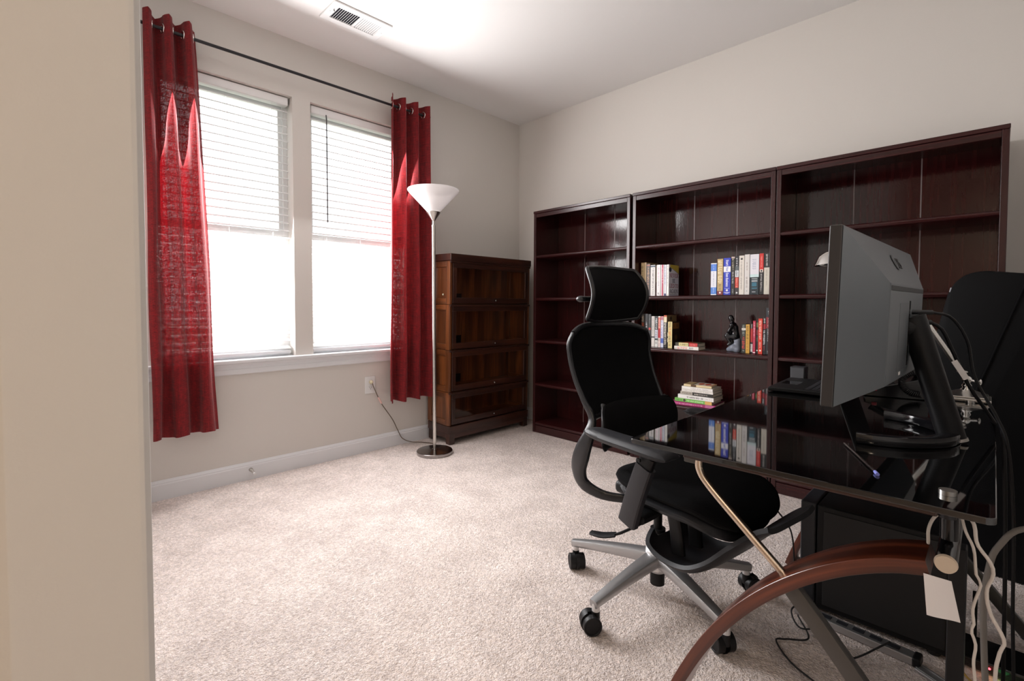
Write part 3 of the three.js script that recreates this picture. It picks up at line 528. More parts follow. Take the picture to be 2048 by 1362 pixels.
book('pale grey-white book with thin brown lettering', 2.123, 2.152, 1.362, ZB, 0.16, '#d6d2cf', (s) => { bands(s, [['#dedad7', 0, 1]]); marks(s, '#a39088', 0.2, 0.42, 0.3, 1.5); marks(s, '#948a86', 0.56, 0.82, 0.4, 1.4); marks(s, '#3f6f6a', 0.9, 0.92, 0.2); }, upper);
book('wide book, white above and dark teal below', 2.154, 2.204, 1.36, ZB, 0.17, '#1d2a30', (s) => { bands(s, [['#e8e6ee', 0, 0.5], ['#cfe6e8', 0.5, 0.57], ['#16262e', 0.57, 1]]); marks({ ...s, h: s.h * 0.5 }, '#9aa2bc', 0.25, 0.75, 0.5); for (const f of [0.6, 0.64, 0.67]) { ctx.fillStyle = '#e6edf0'; ctx.fillRect(s.x + s.w * 0.2, s.y + s.h * f, s.w * 0.65, s.h * 0.012); } ctx.fillStyle = '#2f6f86'; ctx.fillRect(s.x + s.w * 0.22, s.y + s.h * 0.7, s.w * 0.55, s.h * 0.1); ctx.fillRect(s.x + s.w * 0.22, s.y + s.h * 0.83, s.w * 0.6, s.h * 0.03); ctx.fillStyle = '#dfe6ea'; ctx.fillRect(s.x + s.w * 0.25, s.y + s.h * 0.93, s.w * 0.4, s.h * 0.012); }, upper);
book('book with a red upper half and black lower half', 2.206, 2.229, 1.362, ZB, 0.15, '#161214', (s) => { bands(s, [['#d5302c', 0, 0.42], ['#161418', 0.42, 1]]); marks(s, '#f4b9ac', 0.06, 0.32, 0.35, 1.3); ctx.fillStyle = '#f0e8e0'; ctx.fillRect(s.x + s.w * 0.12, s.y + s.h * 0.39, s.w * 0.76, s.h * 0.07); ctx.fillStyle = '#121014'; ctx.fillRect(s.x + s.w * 0.3, s.y + s.h * 0.405, s.w * 0.4, s.h * 0.04); marks(s, '#e8e4e2', 0.5, 0.92, 0.4, 1.3); }, upper);
book('book with a black upper third and cream lower part', 2.231, 2.262, 1.362, ZB, 0.15, '#cfc7b8', (s) => { bands(s, [['#1a181a', 0, 0.35], ['#dbd5c8', 0.35, 1]]); marks(s, '#e8e6e0', 0.03, 0.32, 0.35, 1.4); marks(s, '#a7a094', 0.4, 0.8, 0.3); }, upper);
book('very thin cream and pale blue book against the bookcase side', 2.264, 2.277, 1.363, ZB, 0.15, '#cfcde0', (s) => { bands(s, [['#ead9c6', 0, 0.48], ['#cdcdea', 0.48, 1]]); marks(s, '#24202c', 0.5, 0.74, 0.6, 1.3); }, upper);
// lower shelf, barrister side
book('black book with orange lettering, first in the lower row', 1.437, 1.466, 1.0, ZB, 0.17, '#130f0e', (s) => { bands(s, [['#141010', 0, 1]]); marks(s, '#d9cbb4', 0.05, 0.26, 0.6, 2); marks(s, '#dd5a2a', 0.28, 0.8, 0.75, 2.6); }, lower);
book('black book with white script beside the orange-lettered book', 1.469, 1.49, 1.0, ZB, 0.16, '#101014', (s) => { bands(s, [['#121218', 0, 1]]); marks(s, '#e4e4e8', 0.25, 0.8, 0.5, 1.4); }, lower);
book('black book with a red disc on its spine', 1.493, 1.514, 0.998, ZB, 0.16, '#0f0e10', (s) => { bands(s, [['#121113', 0, 1]]); ctx.fillStyle = '#c02a22'; ctx.beginPath(); ctx.arc(s.x + s.w / 2, s.y + s.h * 0.45, s.w * 0.42, 0, 7); ctx.fill(); marks(s, '#8b8b8b', 0.1, 0.3, 0.25); }, lower);
book('light grey paperback in the lower row', 1.517, 1.541, 0.984, ZB, 0.13, '#b9b4b0', (s) => { bands(s, [['#cbc5c1', 0, 0.66], ['#1b1a1c', 0.66, 0.7], ['#d5cfca', 0.7, 1]]); marks(s, '#8a817c', 0.05, 0.6, 0.4); }, lower);
book('paperback with a black upper half and pale grey lower half', 1.543, 1.565, 0.985, ZB, 0.13, '#20242a', (s) => { bands(s, [['#20262a', 0, 0.44], ['#c9cbd6', 0.44, 0.72], ['#24343a', 0.72, 0.78], ['#dcdcd8', 0.78, 1]]); marks(s, '#e4e8ea', 0.07, 0.42, 0.7, 2); marks(s, '#5a5c66', 0.48, 0.7, 0.6, 1.4); marks(s, '#333', 0.82, 0.9, 0.5, 1.5); }, lower);
book('slim red and white paperback in the lower row', 1.567, 1.584, 0.985, ZB, 0.13, '#b52a2c', (s) => { bands(s, [['#e2dcd6', 0, 0.04], ['#d36a5a', 0.04, 0.4], ['#b21f2a', 0.4, 0.7], ['#e8d8d4', 0.7, 1]]); marks(s, '#f1dcd4', 0.08, 0.38, 0.5, 1.4); marks(s, '#7a1a20', 0.72, 0.96, 0.5, 1.6); }, lower);
book('paperback with a pink top and blue-lettered spine', 1.586, 1.606, 0.984, ZB, 0.13, '#c3c3dc', (s) => { bands(s, [['#d88a8c', 0, 0.12], ['#e3dfea', 0.12, 0.7], ['#4a63b8', 0.7, 0.86], ['#cfd4ea', 0.86, 1]]); marks(s, '#4a4a90', 0.03, 0.3, 0.5, 1.5); marks(s, '#4360bc', 0.34, 0.68, 0.65, 1.6); }, lower);
book('paperback with an orange top and black-and-white striped lettering', 1.608, 1.63, 0.992, ZB, 0.14, '#7b6242', (s) => { bands(s, [['#c45a2a', 0, 0.05], ['#ead9b8', 0.05, 0.22], ['#1c1712', 0.22, 1]]); marks(s, '#ece6da', 0.24, 0.9, 0.75, 2); }, lower, (s) => { bands(s, [['#8c7650', 0, 0.2], ['#2a2018', 0.2, 1]]); ctx.fillStyle = '#14100c'; ctx.beginPath(); ctx.ellipse(s.x + s.w * 0.42, s.y + s.h * 0.1, s.w * 0.09, s.h * 0.06, 0, 0, 7); ctx.fill(); });
book('thin black paperback with small cream marks', 1.632, 1.643, 0.945, ZB - 0.004, 0.12, '#15120f', (s) => { bands(s, [['#16130f', 0, 1]]); bands(s, [['#cfc4a8', 0.4, 0.55], ['#d8cfb4', 0.62, 0.78]]); }, lower);
book('straw-yellow paperback with orange lettering, last in its row', 1.645, 1.675, 0.95, ZB + 0.012, 0.108, '#2b2012', (s) => { bands(s, [['#d9c789', 0, 1]]); marks(s, '#6a5a34', 0.03, 0.2, 0.6, 1.6); marks(s, '#c9682e', 0.24, 0.5, 0.65, 2); marks(s, '#6f5a36', 0.54, 0.92, 0.6, 1.7); }, lower, (s) => { bands(s, [['#1d150d', 0, 1]]); ctx.fillStyle = '#8a5c22'; ctx.fillRect(s.x + s.w * 0.08, s.y + s.h * 0.05, s.w * 0.8, s.h * 0.22); ctx.fillStyle = '#5a3518'; ctx.fillRect(s.x + s.w * 0.2, s.y + s.h * 0.09, s.w * 0.14, s.h * 0.12); ctx.fillRect(s.x + s.w * 0.55, s.y + s.h * 0.09, s.w * 0.2, s.h * 0.12); ctx.fillStyle = '#5c4528'; ctx.beginPath(); ctx.arc(s.x + s.w * 0.5, s.y + s.h * 0.6, s.w * 0.16, 0, 7); ctx.fill(); });
// lower shelf, monitor side
book('short dark green book with red lettering beside the statuette', 2.112, 2.136, 0.947, ZB, 0.12, '#171a18', (s) => { bands(s, [['#1f2620', 0, 1], ['#d8d4cc', 0.14, 0.21]]); marks(s, '#9aa09a', 0.03, 0.4, 0.6, 1.7); marks(s, '#d23c34', 0.44, 0.84, 0.7, 2.4); marks(s, '#c8ccc8', 0.9, 0.95, 0.5); }, lower);
book('mustard yellow paperback between two dark books', 2.138, 2.16, 0.946, ZB + 0.006, 0.115, '#b8892c', (s) => { bands(s, [['#d0a040', 0, 1]]); marks(s, '#6a4a16', 0.05, 0.5, 0.55, 1.6); marks(s, '#b46e1e', 0.55, 0.9, 0.5, 1.4); }, lower);
book('thin book banded black, red and white', 2.1615, 2.175, 0.95, ZB, 0.12, '#1a1517', (s) => { bands(s, [['#201c20', 0, 0.16], ['#c02c30', 0.16, 0.62], ['#241c1e', 0.62, 0.68], ['#ece6e6', 0.68, 0.94], ['#201c20', 0.94, 1]]); marks(s, '#f0f0f0', 0.02, 0.14, 0.5); marks(s, '#444', 0.7, 0.92, 0.6, 1.4); }, lower);
book('crimson book with pale pink lettering', 2.176, 2.191, 0.968, ZB, 0.14, '#a01f3a', (s) => { bands(s, [['#b82746', 0, 1]]); marks(s, '#f3ccd8', 0.06, 0.5, 0.5, 1.6); marks(s, '#d86a86', 0.52, 0.9, 0.4, 1.4); bands(s, [['#f2e6e8', 0.95, 0.98]]); }, lower);
book('slim black and olive book between the crimson and orange-red books', 2.192, 2.206, 0.97, ZB - 0.004, 0.14, '#17160f', (s) => { bands(s, [['#1c1b16', 0, 1], ['#6c7048', 0.06, 0.2], ['#7c2a30', 0.28, 0.44]]); marks(s, '#a8a890', 0.48, 0.62, 0.35); ctx.fillStyle = '#e8e6e2'; ctx.beginPath(); ctx.arc(s.x + s.w / 2, s.y + s.h * 0.9, s.w * 0.3, 0, 7); ctx.fill(); }, lower);
book('bright orange-red book with cream script title', 2.207, 2.23, 0.982, ZB + 0.004, 0.14, '#c93022', (s) => { bands(s, [['#e0412e', 0, 1]]); marks(s, '#fbe8dc', 0.06, 0.58, 0.55, 1.5); marks(s, '#f3cfc0', 0.66, 0.82, 0.4, 1.4); ctx.fillStyle = '#fff3ea'; ctx.beginPath(); ctx.arc(s.x + s.w / 2, s.y + s.h * 0.9, s.w * 0.24, 0, 7); ctx.fill(); }, lower);
book('black book with white and red capitals, second from the bookcase side', 2.2315, 2.246, 0.99, ZB, 0.15, '#18171b', (s) => { bands(s, [['#1c1b20', 0, 1], ['#a32434', 0.18, 0.32]]); marks(s, '#eef0f2', 0.04, 0.17, 0.75, 2.2); marks(s, '#e8eaee', 0.36, 0.74, 0.75, 2.2); marks(s, '#a43444', 0.78, 0.92, 0.6, 1.5); }, lower);
book('tallest dark slate book, against the bookcase side', 2.247, 2.275, 1.045, ZB, 0.18, '#20262c', (s) => { bands(s, [['#29323a', 0, 0.2], ['#8e2530', 0.2, 0.44], ['#22262c', 0.44, 1]]); marks(s, '#dfe6ea', 0.06, 0.14, 0.3); marks(s, '#e6b0b0', 0.22, 0.42, 0.4, 1.3); marks(s, '#f0f2f4', 0.45, 0.72, 0.35, 1.4); marks(s, '#cfd6da', 0.92, 0.97, 0.3); }, lower);
// books lying flat: spine towards the room
function lying(label, x0, x1, y0, y1, z, depth, cover, draw, group, turn = 0, top) {
  const o = thing('book', label, 'book', [(x0 + x1) / 2, y0 + 0.0006, z], turn, group);
  const th = y1 - y0 - 0.0012, L = x1 - x0, s = slot(th, L); draw(s); let ar = null; if (top) { ar = slot(depth, L); top(ar); }
  const g = new THREE.Group(); bookParts(g, th, L, depth, s, cover, ar);
  for (const m of [...g.children]) { m.geometry = m.geometry.clone(); m.geometry.rotateZ(Math.PI / 2); m.geometry.translate(L / 2, th / 2, 0); o.add(m); }
}
const fp = 'two paperbacks lying flat beside the straw-yellow one', st = 'stack of books lying flat on the lowest visible shelf';
lying('white paperback with red lettering lying flat under another paperback', 1.7, 1.862, 0.774, 0.795, ZB + 0.03, 0.107, '#cbbfa8', (s) => { bands(s, [['#efeae2', 0, 1]]); marks(s, '#3a4a44', 0.03, 0.1, 0.6); marks(s, '#d8563c', 0.14, 0.54, 0.7, 2); marks(s, '#2a3c54', 0.62, 0.82, 0.6, 1.3); }, fp);
lying('dark paperback with yellow and red spine panels lying on the white one', 1.706, 1.862, 0.795, 0.818, ZB + 0.03, 0.105, '#2a2a1c', (s) => { bands(s, [['#1d1c14', 0, 1], ['#c62b2c', 0.6, 0.95], ['#dccf94', 0.16, 0.57], ['#4a4638', 0.04, 0.14]]); marks(s, '#f2a8a0', 0.63, 0.92, 0.5); marks(s, '#2a2618', 0.22, 0.52, 0.5, 1.5); }, fp, 0.02, (s) => { bands(s, [['#3c4028', 0, 1], ['#a43a22', 0.25, 0.65]]); });
lying('magenta hardback at the bottom of the flat stack', 1.69, 1.972, 0.413, 0.434, 0.288, 0.2, '#8e1f5e', (s) => { bands(s, [['#a82a70', 0, 1]]); marks(s, '#eebfd8', 0.05, 0.72, 0.45, 1.4); bands(s, [['#c26a9a', 0.78, 0.96]]); }, st, 0.1);
lying('lime green paperback in the flat stack', 1.712, 1.95, 0.434, 0.456, 0.283, 0.17, '#4d8a38', (s) => { bands(s, [['#79bd5a', 0, 1], ['#e0b268', 0.82, 1]]); marks(s, '#e4f4d4', 0.34, 0.78, 0.4, 1.3); ctx.fillStyle = '#3a2a22'; ctx.beginPath(); ctx.arc(s.x + s.w / 2, s.y + s.h * 0.27, s.w * 0.4, 0, 7); ctx.fill(); marks(s, '#2c5a20', 0.03, 0.2, 0.5); }, st, 0.05);
lying('thick white book with black capitals in the flat stack', 1.732, 1.962, 0.456, 0.482, 0.283, 0.16, '#cfcac4', (s) => { bands(s, [['#eceae8', 0, 1]]); marks(s, '#23211f', 0.26, 0.72, 0.45, 1.5); marks(s, '#9a9590', 0.76, 0.95, 0.3); }, st, 0.03);
lying('black and grey paperback in the flat stack', 1.746, 1.956, 0.482, 0.503, 0.28, 0.155, '#2a2622', (s) => { bands(s, [['#2a2826', 0.38, 1], ['#b7b0a6', 0, 0.38]]); marks(s, '#ddd6cc', 0.44, 0.84, 0.45, 1.3); marks(s, '#4a443e', 0.05, 0.34, 0.5, 1.3); }, st, 0.0);
lying('thin white paperback with a cream edge in the flat stack', 1.756, 1.958, 0.503, 0.519, 0.282, 0.155, '#d6d0c8', (s) => { bands(s, [['#e6e2dc', 0, 1]]); marks(s, '#8f8882', 0.1, 0.85, 0.35); }, st, 0.02);
lying('white paperback below the topmost cream book of the flat stack', 1.758, 1.956, 0.519, 0.537, 0.284, 0.15, '#d8d3cc', (s) => { bands(s, [['#ebe8e4', 0, 1]]); marks(s, '#9a8f92', 0.3, 0.86, 0.4); }, st, 0.03);
lying('cream paperback with orange cover art on top of the flat stack', 1.768, 1.942, 0.537, 0.551, 0.272, 0.115, '#cdb78e', (s) => { bands(s, [['#dfcca4', 0, 1]]); bands(s, [['#5a4026', 0.26, 0.45]]); }, st, 0.1, (s) => { bands(s, [['#b39a6c', 0, 0.3], ['#4b3a20', 0.3, 0.36], ['#d9cfc0', 0.36, 0.92], ['#c98a52', 0.92, 1]]); ctx.fillStyle = '#bf3f1a'; for (const f of [0.54, 0.78]) { ctx.beginPath(); ctx.ellipse(s.x + s.w * 0.55, s.y + s.h * f, s.w * 0.3, s.h * 0.1, 0, 0, 7); ctx.fill(); } });
atlas.needsUpdate = true;

// ---------------------------------------------------------------- statuette on the lower book shelf (a plain seated figure)
function blob(bones, cell, k, lo, hi) {      // smooth union of tapered capsules, meshed
  const size = Math.max(hi[0] - lo[0], hi[1] - lo[1], hi[2] - lo[2]), n = Math.ceil(size / cell) + 2;
  const mc = new MarchingCubes(n, new THREE.MeshStandardMaterial(), false, false, 60000); mc.isolation = 0;
  const c = [0, 1, 2].map((i) => (lo[i] + hi[i]) / 2), h = size / 2, P = V(), a = V(), b = V();
  for (let z = 0; z < n; z++) for (let y = 0; y < n; y++) for (let x = 0; x < n; x++) {
    P.set(c[0] + ((x - n / 2) / (n / 2)) * h, c[1] + ((y - n / 2) / (n / 2)) * h, c[2] + ((z - n / 2) / (n / 2)) * h);
    let s = 0;
    for (const [p, q, r0, r1] of bones) { a.set(...p); b.set(...q); const ab = b.clone().sub(a), t = Math.max(0, Math.min(1, P.clone().sub(a).dot(ab) / Math.max(1e-9, ab.lengthSq()))); const d = P.distanceTo(a.addScaledVector(ab, t)) - (r0 + (r1 - r0) * t); s += Math.exp(-d / k); }
    mc.field[z * n * n + y * n + x] = Math.log(s + 1e-30) * k;
  }
  mc.update();
  const cnt = mc.count !== undefined ? mc.count : mc.geometry.drawRange.count, pos = mc.positionArray.slice(0, cnt * 3);
  for (let i = 0; i < cnt; i++) for (let j = 0; j < 3; j++) pos[i * 3 + j] = c[j] + pos[i * 3 + j] * h;
  let g = new THREE.BufferGeometry(); g.setAttribute('position', new THREE.BufferAttribute(pos, 3)); g = mergeVertices(g, 1e-5); g.computeVertexNormals();
  g.setAttribute('uv', new THREE.BufferAttribute(new Float32Array(g.attributes.position.count * 2), 2)); return g;
}
{
  const s = thing('statuette', 'glossy black seated-figure statuette on a grey rock beside the red books', 'statuette', [2.055, 0.7735, 0.215]);
  const fig = [[[0.012, 0.095, 0], [0.002, 0.15, 0], 0.022, 0.02], [[0.002, 0.15, 0], [-0.012, 0.178, 0], 0.02, 0.011], [[-0.016, 0.2, 0], [-0.02, 0.212, 0], 0.016, 0.015],
    [[-0.004, 0.168, 0.014], [-0.006, 0.166, 0.024], 0.012, 0.011], [[-0.004, 0.168, -0.014], [-0.006, 0.166, -0.024], 0.012, 0.011],
    [[-0.004, 0.166, 0.026], [-0.02, 0.128, 0.028], 0.009, 0.007], [[-0.02, 0.128, 0.028], [-0.036, 0.112, 0.014], 0.007, 0.006],
    [[-0.004, 0.166, -0.026], [-0.02, 0.128, -0.028], 0.009, 0.007], [[-0.02, 0.128, -0.028], [-0.036, 0.112, -0.014], 0.007, 0.006],
    [[0.012, 0.092, 0.014], [-0.036, 0.098, 0.017], 0.016, 0.012], [[-0.036, 0.098, 0.017], [-0.014, 0.05, 0.016], 0.012, 0.008], [[-0.014, 0.05, 0.016], [-0.03, 0.044, 0.018], 0.007, 0.006],
    [[0.012, 0.092, -0.014], [-0.036, 0.098, -0.017], 0.016, 0.012], [[-0.036, 0.098, -0.017], [-0.012, 0.05, -0.016], 0.012, 0.008], [[-0.012, 0.05, -0.016], [-0.028, 0.044, -0.018], 0.007, 0.006]];
  part('figure', blob(fig, 0.0045, 0.004, [-0.06, 0.03, -0.06], [0.05, 0.24, 0.06]), M.plasticGloss, s);
  const rock = [[[-0.03, 0.014, 0], [0.0, 0.026, 0.012], 0.014, 0.022], [[0.02, 0.016, -0.01], [0.022, 0.07, 0], 0.02, 0.02], [[0.026, 0.016, 0.014], [0.0, 0.03, -0.01], 0.018, 0.018]];
  part('rock', blob(rock, 0.005, 0.005, [-0.06, -0.005, -0.05], [0.06, 0.1, 0.05]), std({ color: new THREE.Color(0.2, 0.22, 0.27), roughness: 0.35 }), s, 'grey rock under the figure');
}

// ---------------------------------------------------------------- office chair (local x forward, z to the sitter's right)
{
  const turn = 10 * Math.PI / 180;
  const c = thing('office_chair', 'black ergonomic mesh office chair with headrest and five-star aluminium base', 'office chair', [2.329, 0, 1.66], -turn);
  // base
  part('hub', lathe([[0, 0.088], [0.03, 0.088], [0.034, 0.1], [0.04, 0.135], [0.043, 0.155], [0.042, 0.168], [0.03, 0.176], [0, 0.176]], 32), M.aluLight, c);
  part('hub_bottom', cyl(0.026, 0.026, 0.05, 0, 0.04, 0), M.plastic, c);
  [169, 97, 25, -47, -119].forEach((deg) => {
    const a = deg * Math.PI / 180 - turn, ca = Math.cos(a), sa = Math.sin(a), at = (r, y) => [r * ca, y, r * sa];
    const leg = part('base_leg', sweep([at(0.03, 0.136), at(0.12, 0.127), at(0.24, 0.111), at(0.345, 0.094)], (t) => [0.06 - 0.028 * t, 0.046 - 0.02 * t], [-sa, 0, ca], 20, 0.5), M.alu, c);
    part('stem', rod(at(0.332, 0.095), at(0.332, 0.056), 0.0135, 0.0125), M.aluLight, leg);
    const w = new THREE.Group(); w.name = 'caster'; c.add(w); w.position.set(...at(0.332, 0)); w.rotation.y = 2.2 + deg * 0.021; w.scale.setScalar(1.1);
    part('fork', merge([new THREE.CylinderGeometry(0.031, 0.031, 0.012, 24, 1, false, -0.6, 3.4).rotateX(Math.PI / 2).translate(0.016, 0.03, 0), rod([0, 0.03, 0], [0, 0.062, 0], 0.012)]), M.plastic, w);
    for (const z of [-0.016, 0.016]) part('wheel', merge([new THREE.CylinderGeometry(0.0275, 0.0275, 0.018, 28).rotateX(Math.PI / 2).translate(0.016, 0.0285, z), new THREE.TorusGeometry(0.0245, 0.0035, 8, 28).translate(0.016, 0.0285, z + Math.sign(z) * 0.008)]), M.plastic, w);
  });
  part('gas_lift', merge([cyl(0.027, 0.027, 0.072, 0, 0.174, 0), cyl(0.0155, 0.0155, 0.14, 0, 0.244, 0)]), M.plastic, c);
  part('lift_label', new THREE.CylinderGeometry(0.0274, 0.0274, 0.045, 12, 1, true, 0.5, 0.7).translate(0, 0.21, 0), M.card, c, 'white sticker on the gas lift');
  // mechanism
  part('tilt_mechanism', merge([bx(-0.14, 0.16, 0.352, 0.4, -0.085, 0.085, 0.018), bx(-0.05, 0.1, 0.33, 0.37, -0.06, 0.06, 0.014)]), M.plastic, c);
  // seat: pan under a mesh-covered cushion with a rolled front edge
  const seatF = (dy, w, f0, f1) => (u, v) => {
    const U = 2 * u - 1, Vv = 2 * v - 1, X = U * Math.sqrt(1 - 0.32 * Vv * Vv * Vv * Vv), Z = Vv * Math.sqrt(1 - 0.3 * U * U * U * U);
    const x = (f0 + f1) / 2 + X * (f1 - f0) / 2; return [x, dy + 0.012 * Vv * Vv - 0.055 * Math.pow(Math.max(0, X - 0.45) / 0.55, 2) + 0.02 * Math.pow(Math.max(0, -X - 0.5) / 0.5, 2), Z * w];
  };
  part('seat_cushion', shell(seatF(0.452, 0.218, -0.075, 0.375), (u, v) => -0.05 * Math.pow(Math.max(0.02, (1 - Math.pow(2 * u - 1, 8)) * (1 - Math.pow(2 * v - 1, 8))), 0.5), 30, 26), M.meshFabric, c);
  part('seat_pan', shell(seatF(0.412, 0.205, -0.06, 0.35), (u, v) => -0.06 * Math.pow(Math.max(0.02, (1 - Math.pow(2 * u - 1, 6)) * (1 - Math.pow(2 * v - 1, 6))), 0.5), 26, 22), M.plasticSoft, c);
  // back: side frames, mesh panel, lumbar pad
  const path = [[-0.235, 0.955], [-0.235, 0.88], [-0.215, 0.8], [-0.175, 0.72], [-0.135, 0.65]];
  const prof = (v) => { const cc = prof.c || (prof.c = new THREE.CatmullRomCurve3(path.map(([x, y]) => V(x, y, 0)), false, 'centripetal')); return cc.getPoint(v); };
  const halfW = (v) => 0.226 * (1 - 0.09 * Math.pow(Math.max(0, 1 - v / 0.1), 2)) * (1 - 0.1 * v * v);
  const backF = (u, v) => { const q = prof(v), b = (2 * u - 1), w = halfW(v); const topArc = 0.03 * (1 - Math.pow(b, 4)) * (1 - v) * (1 - v); return [q.x - 0.045 * (1 - b * b), q.y + topArc, b * w]; };
  part('back_mesh', shell(backF, 0.008, 26, 30), M.meshFabric, c);
  for (const s of [-1, 1]) {
    const e = (v, dz = 0) => { const q = backF(s > 0 ? 1 : 0, v); return [q[0], q[1], q[2] + dz]; };
    part('back_frame', sweep([e(0.0), e(0.12), e(0.3), e(0.55), e(0.8), e(1), [-0.13, 0.6, s * 0.222], [-0.165, 0.525, s * 0.222], [-0.192, 0.455, s * 0.215], [-0.185, 0.4, s * 0.2], [-0.13, 0.366, s * 0.165], [-0.05, 0.362, s * 0.11], [0.0, 0.368, s * 0.06]],
      (t) => [0.015 + 0.015 * Math.exp(-Math.pow((t - 0.6) / 0.2, 2)), 0.017 + 0.055 * Math.exp(-Math.pow((t - 0.6) / 0.17, 2)) + 0.012 * Math.min(1, Math.max(0, t - 0.7) * 5)], [0, 0, 1], 70, 0.6), M.plasticFrame, c);
  }
  part('back_top_frame', sweep(Array.from({ length: 11 }, (_, i) => backF(i / 10, 0)), () => [0.02, 0.02], [1, 0, 0], 40, 0.7), M.plasticFrame, c);
  part('back_bottom_frame', sweep(Array.from({ length: 11 }, (_, i) => backF(i / 10, 1)), () => [0.02, 0.02], [1, 0, 0], 40, 0.7), M.plasticFrame, c);
  part('back_bridge', merge([sweep([[-0.3, 0.96, 0], [-0.31, 0.88, 0], [-0.29, 0.76, 0], [-0.25, 0.62, 0]], () => [0.05, 0.02], [0, 0, 1], 24, 0.6)]), M.plastic, c);
  part('lumbar_pad', shell((u, v) => { const b = 2 * u - 1; return [-0.095 - 0.05 * (1 - b * b) + 0.025 * Math.sin(Math.PI * v), 0.535 + 0.165 * v, b * 0.205 * Math.sqrt(1 - 0.25 * Math.pow(2 * v - 1, 4))]; }, (u, v) => 0.045 * Math.pow(Math.max(0.02, (1 - Math.pow(2 * u - 1, 6)) * (1 - Math.pow(2 * v - 1, 6))), 0.5), 26, 16), M.foam, c);
  for (const s of [-1, 1]) part('lumbar_arm', sweep([[-0.115, 0.7, s * 0.17], [-0.085, 0.65, s * 0.195], [-0.08, 0.59, s * 0.2], [-0.12, 0.53, s * 0.15]], () => [0.018, 0.014], [0, 0, 1], 20, 0.6), M.plasticFrame, c);
  // headrest
  const headF = (u, v) => { const b = 2 * u - 1, y = 1.008 + 0.194 * v, w = 0.152 * Math.sqrt(1 - 0.22 * Math.pow(Math.max(0, 2 * v - 1), 3) - 0.12 * Math.pow(Math.max(0, 1 - 2 * v), 3)); const sx = -0.225 + 0.05 * Math.sin(Math.PI * Math.min(1, v * 0.95)) - 0.02 * v; return [sx - 0.05 * (1 - b * b), y + 0.012 * (1 - b * b) * (2 * v - 1), b * w]; };
  part('headrest_mesh', shell(headF, 0.01, 24, 18), M.meshFabric, c);
  const rim = []; for (let i = 0; i <= 10; i++) rim.push(headF(i / 10, 0)); for (let i = 1; i <= 8; i++) rim.push(headF(1, i / 8)); for (let i = 1; i <= 10; i++) rim.push(headF(1 - i / 10, 1)); for (let i = 1; i <= 8; i++) rim.push(headF(0, 1 - i / 8));
  part('headrest_frame', tube(rim, 0.0085, 160, 8), M.plasticFrame, c);
  part('headrest_post', merge([sweep([[-0.305, 0.92, 0], [-0.305, 1.0, 0], [-0.275, 1.08, 0]], () => [0.045, 0.016], [0, 0, 1], 12, 0.6)]), M.plastic, c);
  part('headrest_knob', merge([rod([-0.272, 1.085, -0.13], [-0.272, 1.085, 0.13], 0.011), new THREE.SphereGeometry(0.016, 14, 10).scale(1.3, 0.8, 1).translate(-0.272, 1.085, 0.135)]), M.plasticFrame, c);
  // arms
  for (const s of [-1, 1]) {
    part('arm_bracket', sweep([[0.08, 0.385, s * 0.07], [0.1, 0.385, s * 0.17], [0.115, 0.39, s * 0.262]], () => [0.07, 0.03], [1, 0, 0], 12, 0.6), M.plastic, c);
    const post = part('arm_post', sweep([[0.1, 0.375, s * 0.275], [0.125, 0.45, s * 0.278], [0.16, 0.545, s * 0.28], [0.172, 0.575, s * 0.28]], (t) => [0.034, 0.068 - 0.006 * t], [0, 0, 1], 16, 0.45, 0.5), M.plasticGrey, c);
    part('height_button', bx(0.155, 0.17, 0.59, 0.6, s * 0.302 - 0.004, s * 0.302 + 0.004, 0.002), M.plastic, post);
    part('arm_column', sweep([[0.165, 0.56, s * 0.28], [0.182, 0.607, s * 0.28]], () => [0.026, 0.052], [0, 0, 1], 6, 0.5), M.plastic, c);
    part('arm_pad', shell((u, v) => { const U = 2 * u - 1, Z = 2 * v - 1; return [0.095 + U * 0.17, 0.626 + 0.006 * U * U - 0.012 * Math.pow(Math.max(0, U), 2), s * 0.275 + Z * 0.045 * Math.sqrt(1 - 0.5 * Math.pow(U, 4)) * (1 + 0.1 * U)]; }, (u, v) => -0.034 * Math.pow(Math.max(0.015, (1 - Math.pow(2 * u - 1, 8)) * (1 - Math.pow(2 * v - 1, 4))), 0.5), 26, 12), M.plasticSoft, c);
  }
  // lever with paddle
  part('lever', merge([tube([[0.06, 0.362, 0.06], [0.09, 0.352, 0.17], [0.06, 0.322, 0.255], [0.04, 0.312, 0.275]], 0.0045, 20, 8), sweep([[0.045, 0.313, 0.272], [0.01, 0.304, 0.295], [-0.03, 0.301, 0.31]], (t) => [0.02 + 0.022 * Math.sin(Math.PI * Math.min(1, 0.25 + t * 0.65)), 0.01], [0.5, 0, 0.85], 14, 0.8)]), M.plastic, c);
  // folded footrest under the seat
  for (const s of [-1, 1]) part('footrest_arm', sweep([[0.1, 0.36, s * 0.05], [0.115, 0.3, s * 0.05], [0.125, 0.215, s * 0.05]], () => [0.022, 0.05], [0, 0, 1], 12, 0.5), M.plastic, c);
  const fpts = new THREE.CatmullRomCurve3([[0.03, 0.24], [0.05, 0.212], [0.12, 0.196], [0.2, 0.205], [0.27, 0.25], [0.35, 0.335], [0.43, 0.415], [0.465, 0.44]].map(([x, y]) => V(x, y, 0)), false, 'centripetal');
  part('footrest', shell((u, v) => { const q = fpts.getPoint(u), b = 2 * v - 1, w = 0.135 * Math.sqrt(1 - 0.75 * Math.pow(1 - Math.min(1, u * 3.2), 2)); return [q.x, q.y + 0.035 * Math.pow(b, 6) * (1 - 0.6 * u), b * w]; }, 0.014, 34, 26), M.plasticSoft, c);
}

